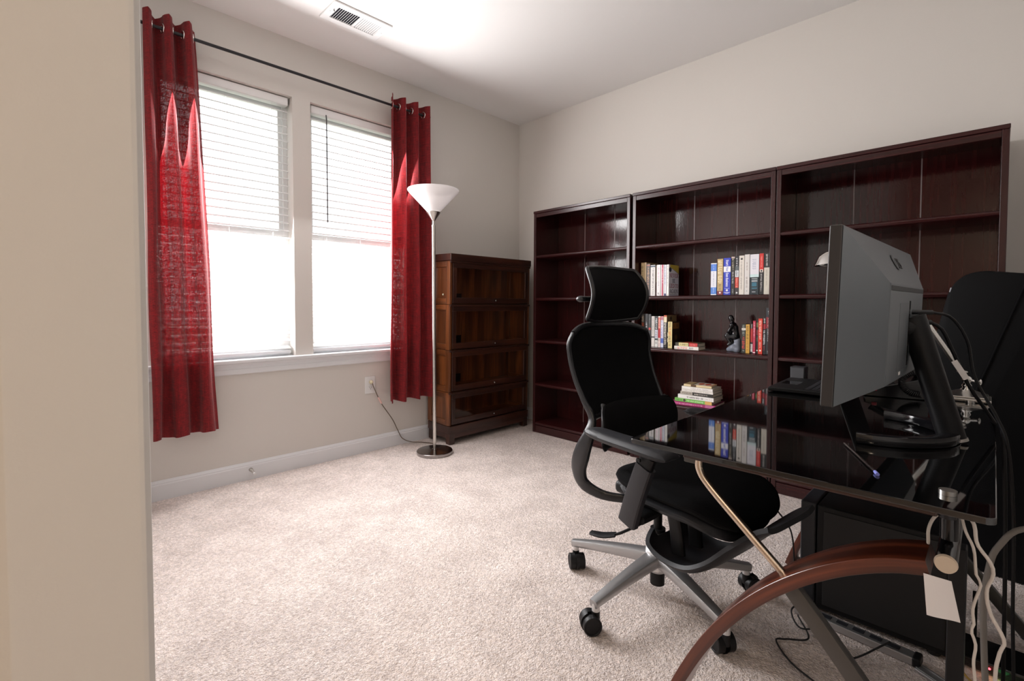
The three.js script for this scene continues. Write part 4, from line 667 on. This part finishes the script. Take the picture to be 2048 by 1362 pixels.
// ---------------------------------------------------------------- glass desk
const GY = 0.735;                                                    // top of the glass
{
  const d = thing('glass_desk', 'black glass desk on curved walnut and metal legs', 'desk', [0, 0, 0]);
  const X0 = 2.558, X1 = 3.19, Z0 = 0.88, Z1 = 2.235;
  const top = new THREE.ExtrudeGeometry(roundRect(X1 - X0, Z1 - Z0, 0.012), { depth: 0.008, bevelEnabled: true, bevelSize: 0.0015, bevelThickness: 0.0015, bevelSegments: 2, curveSegments: 8 });
  top.rotateX(Math.PI / 2); top.translate((X0 + X1) / 2, GY - 0.0015, (Z0 + Z1) / 2);
  { const p = top.attributes.position, uv = top.attributes.uv; for (let i = 0; i < p.count; i++) uv.setXY(i, (p.getX(i) - X0) / (X1 - X0), (p.getZ(i) - Z0) / (Z1 - Z0)); }
  part('glass_top', top, M.deskGlass, d, 'black glass sheet');
  for (const [z, s] of [[2.165, 1], [1.06, -1]]) {
    // bent walnut arc from the cross tube down to the floor
    const arc = [[3.112, 0.63, z], [3.06, 0.615, z], [2.985, 0.577, z], [2.9, 0.513, z], [2.82, 0.43, z], [2.745, 0.325, z], [2.685, 0.21, z], [2.64, 0.1, z], [2.61, 0.002, z]];
    const g = sweep(arc.map(([x, y, q]) => [x, Math.max(0.002, y - 0.012), q - 0.006]), () => [0.1, 0.026], [0, 0, 1], 60, 0.07, 0.5);
    part('arc_leg', g, M.walnut, d, 'bent walnut leg');
    part('strut', tube([[2.694, GY - 0.012, z - 0.01], [2.695, 0.7, z - 0.01], [2.697, 0.672, z - 0.01], [2.72, 0.64, z - 0.01], [2.8, 0.566, z - 0.01], [2.885, 0.49, z - 0.01]], 0.0085, 60, 12), M.champagne, d, 'pale metal strut');
    part('lower_bar', sweep([[2.878, 0.492, z - 0.01], [2.95, 0.41, z - 0.01], [3.08, 0.255, z - 0.01], [3.28, 0.012, z - 0.01]], () => [0.022, 0.034], [0, 0, 1], 30, 0.2), M.graphite, d);
    part('foot_pad', merge([cyl(0.02, 0.02, 0.006, 2.612, 0, z), cyl(0.016, 0.016, 0.008, 3.28, 0, z - 0.01)]), M.rubber, d);
    part('top_rail', metreUV(bx(2.66, 3.12, 0.694, 0.719, z - 0.025, z + 0.0, 0.003), 0), M.oakDark, d);
    part('standoff', merge([cyl(0.012, 0.012, 0.03, 3.132, 0.695, z - 0.01)]), M.blackMetal, d);
    part('standoff_cap', merge([cyl(0.0125, 0.0125, 0.008, 3.132, GY + 0.0002, z - 0.01, 28)]), M.nickel, d, 'round metal cap on the glass');
    part('bracket', merge([bx(2.655, 2.69, 0.68, 0.722, z - 0.03, z - 0.015, 0.003), rod([2.672, 0.7, z - 0.03], [2.672, 0.7, z - 0.004], 0.006)]), M.graphite, d);
  }
  part('cross_tube', rod([3.134, 0.632, 2.2], [3.134, 0.632, 1.02], 0.015, 0.015, 32), M.plasticGloss, d);
  for (const [z, s] of [[2.2, 1], [1.02, -1]]) part('end_cap', rod([3.134, 0.632, z], [3.134, 0.632, z + s * 0.006], 0.0155, 0.014, 28), std({ color: new THREE.Color(0.62, 0.5, 0.38), roughness: 0.6 }), d, 'pale end cap of the cross tube');
  for (const z of [2.13, 1.1]) part('support_post', rod([3.134, 0.65, z], [3.134, 0.72, z], 0.013), M.plasticGloss, d);
  part('upright', merge([bx(3.13, 3.156, 0.002, 0.6, 1.995, 2.03, 0.003)]), M.plastic, d);
  part('keyboard_tray', merge([bx(2.64, 3.02, 0.618, 0.636, 1.12, 1.92, 0.008), bx(2.7, 2.72, 0.636, 0.72, 1.2, 1.8, 0.002), bx(2.96, 2.98, 0.636, 0.72, 1.2, 1.8, 0.002)]), M.plastic, d);
}
// ---------------------------------------------------------------- monitor (screen towards -x, seen from behind)
{
  const m = thing('monitor', 'wide black computer monitor seen from behind, on a slanted stand with crescent foot', 'monitor', [2.969, GY, 1.785], -0.03);
  const tilt = -0.03, W = 0.784, H = 0.352, yb = 0.128;
  const T2 = (g) => { g.rotateZ(tilt); g.translate(0, yb, 0); return g; };  // panel axes: x out of the back, y up from the bottom edge, z width
  part('housing', T2(bx(-0.014, 0.008, 0, H, -W / 2, W / 2, 0.003)), std({ color: new THREE.Color(0.03, 0.027, 0.027), roughness: 0.4 }), m);
  part('screen', T2(bx(-0.0148, -0.0138, 0.012, H - 0.008, -W / 2 + 0.008, W / 2 - 0.008)), M.plasticGloss, m);
  { // faceted back: sloping faces rise to a raised centre box
    const a = [[0.0085, 0.002, -W / 2 + 0.002], [0.0085, 0.002, W / 2 - 0.002], [0.0085, H - 0.002, W / 2 - 0.002], [0.0085, H - 0.002, -W / 2 + 0.002]];
    const b = [[0.06, 0.03, -0.23], [0.06, 0.03, 0.23], [0.06, H * 0.7, 0.23], [0.06, H * 0.7, -0.23]];
    const P = [], q = (i, j, k, l) => P.push(...i, ...j, ...k, ...i, ...k, ...l);
    for (let i = 0; i < 4; i++) { const j = (i + 1) % 4; q(a[j], a[i], b[i], b[j]); }
    q(b[1], b[0], b[3], b[2]);
    const g = new THREE.BufferGeometry(); g.setAttribute('position', new THREE.Float32BufferAttribute(P, 3)); g.computeVertexNormals(); g.setAttribute('uv', new THREE.Float32BufferAttribute(new Float32Array(P.length / 3 * 2), 2));
    const back = part('back_cover', T2(g), std({ color: new THREE.Color(0.1, 0.115, 0.13), roughness: 0.34, side: THREE.DoubleSide }), m);
    const box = part('centre_box', T2(bx(0.05, 0.0615, 0.03, H * 0.7, -0.23, 0.23, 0.002)), std({ color: new THREE.Color(0.095, 0.108, 0.12), roughness: 0.38 }), m);
    part('vent_slot', T2(bx(0.05, 0.0622, H * 0.7 - 0.016, H * 0.7 - 0.004, -0.226, 0.226, 0.002)), M.plastic, box);
    part('port_panel', T2(bx(0.06, 0.0621, 0.05, H * 0.58, 0.0, 0.11, 0.0005)), std({ color: new THREE.Color(0.08, 0.09, 0.1), roughness: 0.45 }), box);
    part('port_slot', T2(bx(0.06, 0.0627, 0.055, H * 0.6, -0.03, -0.014, 0.002)), M.plasticGloss, box);
    part('type_label', T2(bx(0.061, 0.0622, 0.04, 0.047, 0.06, 0.08)), M.card, box);
    // maker's emblem on the upper face: ring with inner strokes, and two letters
    const slope = Math.atan2(0.0515, H * 0.3), em = []; const place = (g2, z, t) => { g2.rotateY(Math.PI / 2); g2.rotateZ(slope); g2.translate(0.0095 + (1 - t) * 0.0515, H * 0.7 + t * H * 0.3, z); return T2(g2); };
    const disc = new THREE.CylinderGeometry(0.02, 0.02, 0.0012, 40).rotateX(Math.PI / 2), lm = std({ color: new THREE.Color(0.012, 0.013, 0.016), roughness: 0.3 });
    const logo = part('emblem', merge([place(disc, 0.022, 0.52)]), lm, back, 'dark round maker emblem');
    const lite = std({ color: new THREE.Color(0.15, 0.165, 0.18), roughness: 0.4 });
    part('emblem_stroke', merge([place(new THREE.TorusGeometry(0.0145, 0.0011, 6, 40, 5.2).rotateZ(1.2).translate(0, 0, 0.0006), 0.022, 0.52), place(bx(-0.001, 0.001, -0.008, 0.008, 0, 0.0014), 0.022, 0.52), place(bx(0, 0.007, -0.009, -0.007, 0, 0.0014), 0.022, 0.52), place(new THREE.CylinderGeometry(0.0022, 0.0022, 0.0014, 12).rotateX(Math.PI / 2).translate(-0.007, 0.006, 0.0006), 0.022, 0.52)]), lite, logo);
    const letter = (list, z) => list.map(([x0, x1, y0, y1]) => place(bx(x0, x1, y0, y1, 0, 0.0012), z, 0.52));
    part('emblem_letter', merge(letter([[-0.008, -0.004, -0.013, 0.013], [-0.008, 0.007, -0.013, -0.009]], -0.014)), lm, back, 'letter L');
    part('emblem_letter', merge(letter([[-0.009, -0.005, -0.013, 0.013], [-0.009, 0.009, 0.009, 0.013], [-0.009, 0.009, -0.013, -0.009], [0.005, 0.009, -0.013, 0.002], [0.001, 0.009, -0.001, 0.003]], -0.035)), lm, back, 'letter G');
  }
  // stand
  const pole = part('stand_pole', merge([rod([0.146, 0.004, -0.081], [0.068, 0.298, -0.055], 0.027, 0.027, 36)]), M.plastic, m);
  part('pole_ring', rod([0.147, 0.0005, -0.081], [0.1455, 0.007, -0.081], 0.029, 0.0285, 36), M.nickel, pole, 'silver ring at the foot of the pole');
  part('stand_neck', merge([rod([0.08, 0.275, -0.055], [0.05, 0.272, -0.045], 0.022, 0.026, 28)]), M.plastic, m);
  const arc = []; for (let i = 0; i <= 24; i++) { const a = -1.45 + 2.9 * i / 24; arc.push([-0.031 + 0.177 * Math.cos(a), 0.0125, -0.075 + 0.177 * Math.sin(a)]); }
  part('stand_foot', sweep(arc, (t) => [0.024, 0.022 + 0.012 * Math.sin(Math.PI * t)], [0, 1, 0], 60, 0.3, 0.6), M.plasticGloss, m);
}
{ // cables plugged in the monitor
  const c = single('monitor_cable', 'upper black cable plugged into the back of the monitor', 'cable', merge([rod([3.02, 1.045, 1.752], [3.07, 1.043, 1.66], 0.006), tube([[3.07, 1.043, 1.66], [3.105, 1.03, 1.62], [3.135, 0.97, 1.59], [3.15, 0.88, 1.58], [3.19, 0.79, 1.6], [3.212, 0.72, 1.62], [3.225, 0.55, 1.62], [3.23, 0.3, 1.6], [3.24, 0.01, 1.58]], 0.0035, 70, 8)]), M.plastic);
  const e = single('monitor_cable', 'lower black cable with a paper tag plugged into the back of the monitor', 'cable', merge([rod([3.02, 1.02, 1.752], [3.068, 1.018, 1.665], 0.0065), tube([[3.068, 1.018, 1.665], [3.09, 1.0, 1.65], [3.112, 0.94, 1.63], [3.14, 0.86, 1.6], [3.185, 0.77, 1.55], [3.205, 0.72, 1.54], [3.215, 0.4, 1.55], [3.22, 0.01, 1.5]], 0.0042, 70, 8)]), M.plastic);
  const tg = turned(new THREE.BoxGeometry(0.013, 0.05, 0.001), 0, 0.4, 0.5); part('paper_tag', tg.translate(3.125, 0.9, 1.632), M.card, e, 'pale paper tag');
}
// ---------------------------------------------------------------- small things on the desk
{ // laptop, opened towards the chair
  const l = thing('laptop', 'black open laptop on the far end of the glass desk', 'laptop', [2.69, GY, 1.13], 0.04);
  part('base', bx(-0.115, 0.115, 0.003, 0.018, -0.165, 0.165, 0.004), M.plastic, l);
  const keys = []; for (let r = 0; r < 5; r++) for (let k = 0; k < 14; k++) keys.push(bx(0.095 - r * 0.019 - 0.016, 0.095 - r * 0.019, 0.018, 0.0198, -0.145 + k * 0.0207, -0.145 + k * 0.0207 + 0.018, 0.0008));
  part('keyboard', merge(keys), M.plasticGrey, l); part('touchpad', bx(-0.1, -0.04, 0.0175, 0.0186, -0.045, 0.045, 0.001), M.plasticGloss, l);
  const lid = bx(-0.004, 0.004, 0, 0.21, -0.165, 0.165, 0.003); lid.rotateZ(-0.3); lid.translate(0.118, 0.018, 0); part('lid', lid, M.plastic, l);
  const sc = bx(-0.0046, -0.004, 0.015, 0.2, -0.155, 0.155); sc.rotateZ(-0.3); sc.translate(0.118, 0.018, 0); part('screen', sc, M.plasticGloss, l);
  part('rubber_foot', merge([[-0.1, -0.14], [-0.1, 0.14], [0.1, -0.14], [0.1, 0.14]].map(([x, z]) => cyl(0.007, 0.007, 0.0035, x, 0, z, 12))), M.rubber, l);
  const s = thing('desk_speaker', 'small grey cube speaker at the far corner of the glass desk', 'speaker', [2.592, GY, 0.925]);
  part('cabinet', bx(-0.028, 0.028, 0.001, 0.062, -0.025, 0.028, 0.004), M.plasticGrey, s); part('grille', bx(-0.0245, 0.0245, 0.006, 0.057, 0.027, 0.0295, 0.002), std({ color: new THREE.Color(0.07, 0.072, 0.08), roughness: 0.7 }), s);
  // telephone with a coiled cord
  const p = thing('desk_telephone', 'black desk telephone with a coiled handset cord behind the monitor', 'telephone', [2.93, GY, 1.06], 0.2);
  part('body', (() => { const g = extrude([[-0.085, 0], [0.085, 0], [0.085, 0.05], [0.06, 0.062], [-0.085, 0.018]], 0.13, 0.003); g.translate(0, 0.003, -0.065); return g; })(), M.plasticGloss, p);
  part('handset', sweep([[-0.06, 0.05, -0.04], [-0.02, 0.078, -0.04], [0.04, 0.09, -0.04], [0.08, 0.076, -0.04]], (t) => [0.04, 0.022 + 0.016 * Math.pow(2 * t - 1, 4)], [0, 0, 1], 20, 0.6), M.plastic, p);
  part('key_pad', merge(Array.from({ length: 12 }, (_, i) => { const g = bx(-0.006, 0.006, 0, 0.003, -0.008, 0.008, 0.001); g.rotateZ(0.29); g.translate(-0.05 + (i % 4) * 0.022, 0.034 + (i % 4) * 0.0066, 0.0 + Math.floor(i / 4) * 0.021); return g; })), M.plasticGrey, p);
  part('red_light', turned(bx(-0.008, 0.008, 0, 0.012, 0, 0.004, 0.002)).translate(-0.06, 0.02, 0.066), std({ color: new THREE.Color(0.35, 0.01, 0.03), roughness: 0.25 }), p, 'red tab');
  const hx = []; for (let i = 0; i <= 620; i++) { const t = i / 620, a = t * 5.4 - 0.6, R = 0.048, cx = 0.062 + R * Math.cos(a), cy = 0.052 + 0.8 * R * Math.sin(a), h = t * 2 * Math.PI * 46; hx.push(V(cx + 0.0085 * Math.cos(a) * Math.cos(h), cy + 0.0085 * Math.sin(a) * Math.cos(h) + 0.006, 0.085 + 0.0085 * Math.sin(h))); }
  part('coiled_cord', new THREE.TubeGeometry(new THREE.CatmullRomCurve3(hx), 1100, 0.0019, 5), M.plasticGloss, p);
  // stylus
  const pen = thing('stylus_pen', 'thin metal pen lying on the glass near the monitor foot', 'pen', [2.985, GY + 0.0035, 2.03]);
  part('barrel', rod([-0.043, 0, -0.1], [0.04, 0, 0.085], 0.0028, 0.0028, 10), M.nickelDark, pen); part('tip', rod([0.04, 0, 0.085], [0.046, -0.001, 0.098], 0.003, 0.0035, 10), std({ color: new THREE.Color(0.25, 0.28, 0.75), roughness: 0.3 }), pen, 'blue tip');
}
{ // pharmacy desk lamp
  const l = thing('desk_lamp', 'polished silver jointed desk lamp with a square base behind the monitor', 'desk lamp', [3.12, GY, 0.985]);
  part('base', merge([bx(-0.062, 0.062, 0.0005, 0.012, -0.062, 0.062, 0.004), bx(-0.055, 0.055, 0.012, 0.018, -0.055, 0.055, 0.003), (() => { const g = new THREE.CylinderGeometry(0.018, 0.07, 0.018, 4); g.rotateY(Math.PI / 4); g.translate(0, 0.027, 0); return g; })()]), M.nickel, l);
  const P0 = [-0.015, 0.07, 0.0], J = [-0.15, 0.335, 0.0], E2 = [-0.405, 0.545, 0.0];
  part('stem', moved(lathe([[0, 0.03], [0.015, 0.03], [0.018, 0.036], [0.011, 0.042], [0.014, 0.05], [0.009, 0.058], [0.009, 0.066], [0.0, 0.066]], 28), 0, 0, 0), M.chrome, l);
  part('hinge', merge([new THREE.SphereGeometry(0.014, 18, 12).translate(0, 0.07, 0), rod([0, 0.07, 0], [0.03, 0.066, 0.012], 0.004), new THREE.SphereGeometry(0.009, 12, 8).scale(0.5, 1.2, 1.2).translate(0.034, 0.066, 0.014)]), M.chrome, l);
  part('lower_arm', merge([rod([-0.006, 0.082, 0.0], J, 0.0085), rod([-0.012, 0.092, 0.018], [J[0] - 0.006, J[1] + 0.012, 0.018], 0.003), moved(new THREE.TorusGeometry(0.011, 0.004, 8, 20).rotateX(1.57), -0.012, 0.096, 0)]), M.nickel, l);
  part('joint', merge([new THREE.SphereGeometry(0.014, 18, 12).translate(...J), rod([J[0] - 0.02, J[1] + 0.01, 0.02], [J[0] + 0.02, J[1], -0.02], 0.005), new THREE.SphereGeometry(0.008, 12, 8).translate(J[0] - 0.016, J[1] - 0.016, 0.018)]), M.chrome, l);
  part('upper_arm', merge([rod(J, E2, 0.0075), moved(new THREE.SphereGeometry(0.011, 14, 10), ...E2)]), M.nickel, l);
  const sh = lathe([[0.0, 0.052], [0.018, 0.05], [0.04, 0.034], [0.055, 0.006], [0.06, 0.0], [0.0585, 0.0], [0.053, 0.006], [0.038, 0.032], [0.016, 0.047], [0, 0.049]], 40); sh.rotateZ(0.08); sh.translate(E2[0] - 0.005, E2[1] - 0.055, 0);
  part('shade', sh, M.chrome, l);
}
// ---------------------------------------------------------------- right edge: hard case behind the desk
{
  const h = thing('hard_case', 'tall black rounded case with pale piping standing behind the desk lamp', 'case', [3.13, 0.0, 0.56], -0.12);
  const sh = new THREE.Shape(); sh.moveTo(-0.17, 0.01); sh.lineTo(0.2, 0.01); sh.lineTo(0.2, 1.1); sh.quadraticCurveTo(0.2, 1.17, 0.12, 1.178); sh.lineTo(0.04, 1.19); sh.quadraticCurveTo(-0.05, 1.195, -0.075, 1.1); sh.lineTo(-0.17, 0.62); sh.lineTo(-0.17, 0.01);
  const g = new THREE.ExtrudeGeometry(sh, { depth: 0.1, bevelEnabled: true, bevelSize: 0.006, bevelThickness: 0.006, bevelSegments: 2, curveSegments: 16 }); g.translate(0, 0, -0.05);
  part('body', toCreasedNormals(g, 0.6), phys({ color: new THREE.Color(0.004, 0.004, 0.0045), roughness: 0.6, specularIntensity: 0.2 }), h);
  const pts = sh.getPoints(24).map((p) => [p.x, p.y, 0.052]).filter((p) => p[1] > 0.3);
  part('piping', tube(pts, 0.0035, 120, 6), std({ color: new THREE.Color(0.3, 0.3, 0.34), roughness: 0.35 }), h, 'pale piping along the edge');
  part('latch', merge([bx(-0.122, -0.105, 0.93, 0.955, 0.0, 0.03, 0.003), new THREE.SphereGeometry(0.01, 12, 8).translate(-0.115, 0.945, 0.034)]), std({ color: new THREE.Color(0.6, 0.45, 0.2), metalness: 1, roughness: 0.3 }), h, 'brass latch');
  part('seam', rod([0.14, 1.14, 0.058], [-0.02, 0.6, 0.058], 0.004), M.foam, h);
}
// ---------------------------------------------------------------- under the desk
{
  const t = thing('computer_tower', 'black computer tower standing on the carpet under the glass desk', 'computer', [2.715, 0, 1.36]);
  part('case_body', bx(0.05, 0.4, 0.012, 0.372, -0.19, 0, 0.004), M.plastic, t); part('front_bezel', bx(0, 0.047, 0.01, 0.376, -0.192, 0.002, 0.006), M.plasticGrey, t);
  part('side_door', bx(0.07, 0.385, 0.03, 0.355, 0.0, 0.003, 0.002), std({ color: new THREE.Color(0.012, 0.012, 0.013), roughness: 0.55 }), t);
  part('foot', merge([[0.03, -0.02], [0.03, -0.17], [0.36, -0.02], [0.36, -0.17]].map(([x, z]) => cyl(0.016, 0.018, 0.012, x, 0, z, 16))), M.rubber, t);
  const ps = thing('power_strip', 'long grey aluminium power strip lying on the carpet by the computer', 'power strip', [2.72, 0, 1.41], -0.09);
  part('rail', bx(0, 0.32, 0.001, 0.026, -0.021, 0.021, 0.004), M.alu, ps); part('end_cap', bx(0.316, 0.336, 0.0005, 0.029, -0.024, 0.024, 0.006), M.plastic, ps);
  part('outlet_strip', merge(Array.from({ length: 6 }, (_, i) => bx(0.03 + i * 0.045, 0.06 + i * 0.045, 0.025, 0.0272, -0.01, 0.01, 0.001))), M.plasticGrey, ps);
  part('plug', bx(-0.01, 0.03, 0.026, 0.046, -0.016, 0.016, 0.006), M.card, ps, 'white plug');
  const cf = thing('cable_channel', 'flat grey floor cable cover past the power strip', 'cable cover', [3.05, 0, 1.46], -0.5); part('cover', bx(0, 0.25, 0, 0.01, -0.02, 0.02, 0.003), M.alu, cf);
  part('ridge', merge([bx(0, 0.25, 0.01, 0.012, -0.014, -0.01), bx(0, 0.25, 0.01, 0.012, 0.01, 0.014)]), M.alu, cf);
  const r = thing('wifi_router', 'black router with a red and a green light on the carpet', 'router', [3.23, 0, 1.28]);
  part('body', bx(-0.1, 0.1, 0.003, 0.035, -0.07, 0.07, 0.008), M.plasticGloss, r);
  part('antenna', merge([rod([-0.07, 0.03, -0.06], [-0.07, 0.17, -0.075], 0.006), rod([0.07, 0.03, -0.06], [0.08, 0.17, -0.075], 0.006)]), M.plastic, r);
  for (const [x, col, n] of [[-0.035, [1, 0.06, 0.08], 'red'], [-0.008, [0.1, 1, 0.25], 'green']]) { part('led_light', new THREE.SphereGeometry(0.003, 10, 8).translate(x, 0.022, 0.0705), std({ color: 0x000000, emissive: new THREE.Color(...col), emissiveIntensity: 6 }), r, n + ' indicator light'); const pl = new THREE.PointLight(new THREE.Color(...col), 0.0015); pl.position.set(3.23 + x, 0.026, 1.362); scene.add(pl); }
}
// cables
const cab = (name, label, pts, r, m, n = 80) => single(name, label, 'cable', tube(pts, r, n, 8), m);
cab('white_cable', 'kinked thin white cable hanging from the desk corner', [[3.149, 0.7, 2.14], [3.156, 0.675, 2.15], [3.166, 0.65, 2.15], [3.17, 0.607, 2.15], [3.176, 0.595, 2.15], [3.17, 0.565, 2.15], [3.167, 0.545, 2.15], [3.169, 0.521, 2.15], [3.166, 0.509, 2.15], [3.172, 0.487, 2.15], [3.17, 0.455, 2.15], [3.174, 0.4, 2.15], [3.18, 0.2, 2.13], [3.2, 0.006, 2.1]], 0.0022, M.cableWhite);
cab('white_cable', 'smooth thicker white cable hanging from the desk corner', [[3.157, 0.704, 2.14], [3.166, 0.69, 2.15], [3.17, 0.66, 2.15], [3.186, 0.635, 2.15], [3.19, 0.615, 2.15], [3.183, 0.586, 2.15], [3.188, 0.55, 2.15], [3.205, 0.512, 2.15], [3.2, 0.486, 2.15], [3.196, 0.43, 2.15], [3.2, 0.2, 2.13], [3.22, 0.006, 2.12]], 0.0027, M.cableWhite);
cab('white_cable', 'short white cable looped over the walnut leg', [[3.126, 0.7, 2.14], [3.114, 0.685, 2.145], [3.108, 0.665, 2.15], [3.108, 0.64, 2.15]], 0.0026, M.cableWhite, 30);
cab('grey_cable', 'thick grey cable arching out from the wall', [[3.44, 0.6, 1.9], [3.3, 0.635, 1.9], [3.23, 0.622, 1.9], [3.2, 0.58, 1.9], [3.186, 0.53, 1.9], [3.18, 0.4, 1.88], [3.2, 0.1, 1.85], [3.24, 0.01, 1.8]], 0.0055, M.cableGrey);
cab('floor_cable', 'thin black cable winding over the power strip', [[2.64, 0.006, 1.32], [2.72, 0.03, 1.38], [2.74, 0.045, 1.42], [2.72, 0.03, 1.47], [2.76, 0.012, 1.52], [2.83, 0.036, 1.5], [2.86, 0.02, 1.5], [2.9, 0.006, 1.56], [2.98, 0.036, 1.44]], 0.0026, M.rubber);
cab('floor_cable', 'thin black cable looped beside the metal desk bar', [[2.74, 0.02, 1.47], [2.79, 0.008, 1.55], [2.74, 0.005, 1.6], [2.72, 0.005, 1.63], [2.78, 0.005, 1.7], [2.86, 0.005, 1.74]], 0.0026, M.rubber);
cab('hanging_cable', 'thin black cable hanging in front of the computer tower', [[2.66, 0.617, 1.5], [2.64, 0.5, 1.48], [2.65, 0.38, 1.46], [2.7, 0.28, 1.42], [2.71, 0.15, 1.4], [2.73, 0.04, 1.4]], 0.0026, M.rubber);
cab('yellow_cable', 'yellow network cable on the carpet behind the router', [[3.128, 0.3, 1.2], [3.125, 0.12, 1.3], [3.125, 0.05, 1.37], [3.15, 0.012, 1.42], [3.22, 0.01, 1.45], [3.3, 0.01, 1.42], [3.36, 0.01, 1.3]], 0.003, std({ color: new THREE.Color(0.42, 0.26, 0.05), roughness: 0.5 }));
{ // paper tag hanging from the cross tube
  const g = shell((u, v) => [3.107 + 0.035 * u + 0.012 * v - 0.006 * v * (1 - u), 0.61 - 0.066 * v, 2.212 + 0.006 * Math.cos(u * 3) * v], 0.0008, 10, 10);
  single('paper_label', 'blank white paper label hanging below the end of the cross tube', 'label', g, M.card);
}
// ---------------------------------------------------------------- hallway ceiling light behind the camera
{
  const l = thing('hall_light', 'round frosted ceiling light in the hallway', 'ceiling light', [3.9, CEIL, 4.6]);
  part('canopy', lathe([[0, 0], [0.17, 0], [0.17, -0.025], [0, -0.025]], 40), M.nickel, l);
  part('diffuser', lathe([[0.165, -0.025], [0.15, -0.06], [0.1, -0.09], [0, -0.1]], 40), std({ color: new THREE.Color(0.9, 0.88, 0.84), emissive: new THREE.Color(1, 0.78, 0.55), emissiveIntensity: 2.2, side: THREE.DoubleSide }), l);
  const p = new THREE.RectAreaLight(new THREE.Color(1, 0.81, 0.62), 100, 0.3, 0.3); p.position.set(3.9, CEIL - 0.11, 4.6); p.lookAt(3.9, 0, 4.6); scene.add(p);
}
renderer.render(scene, camera);
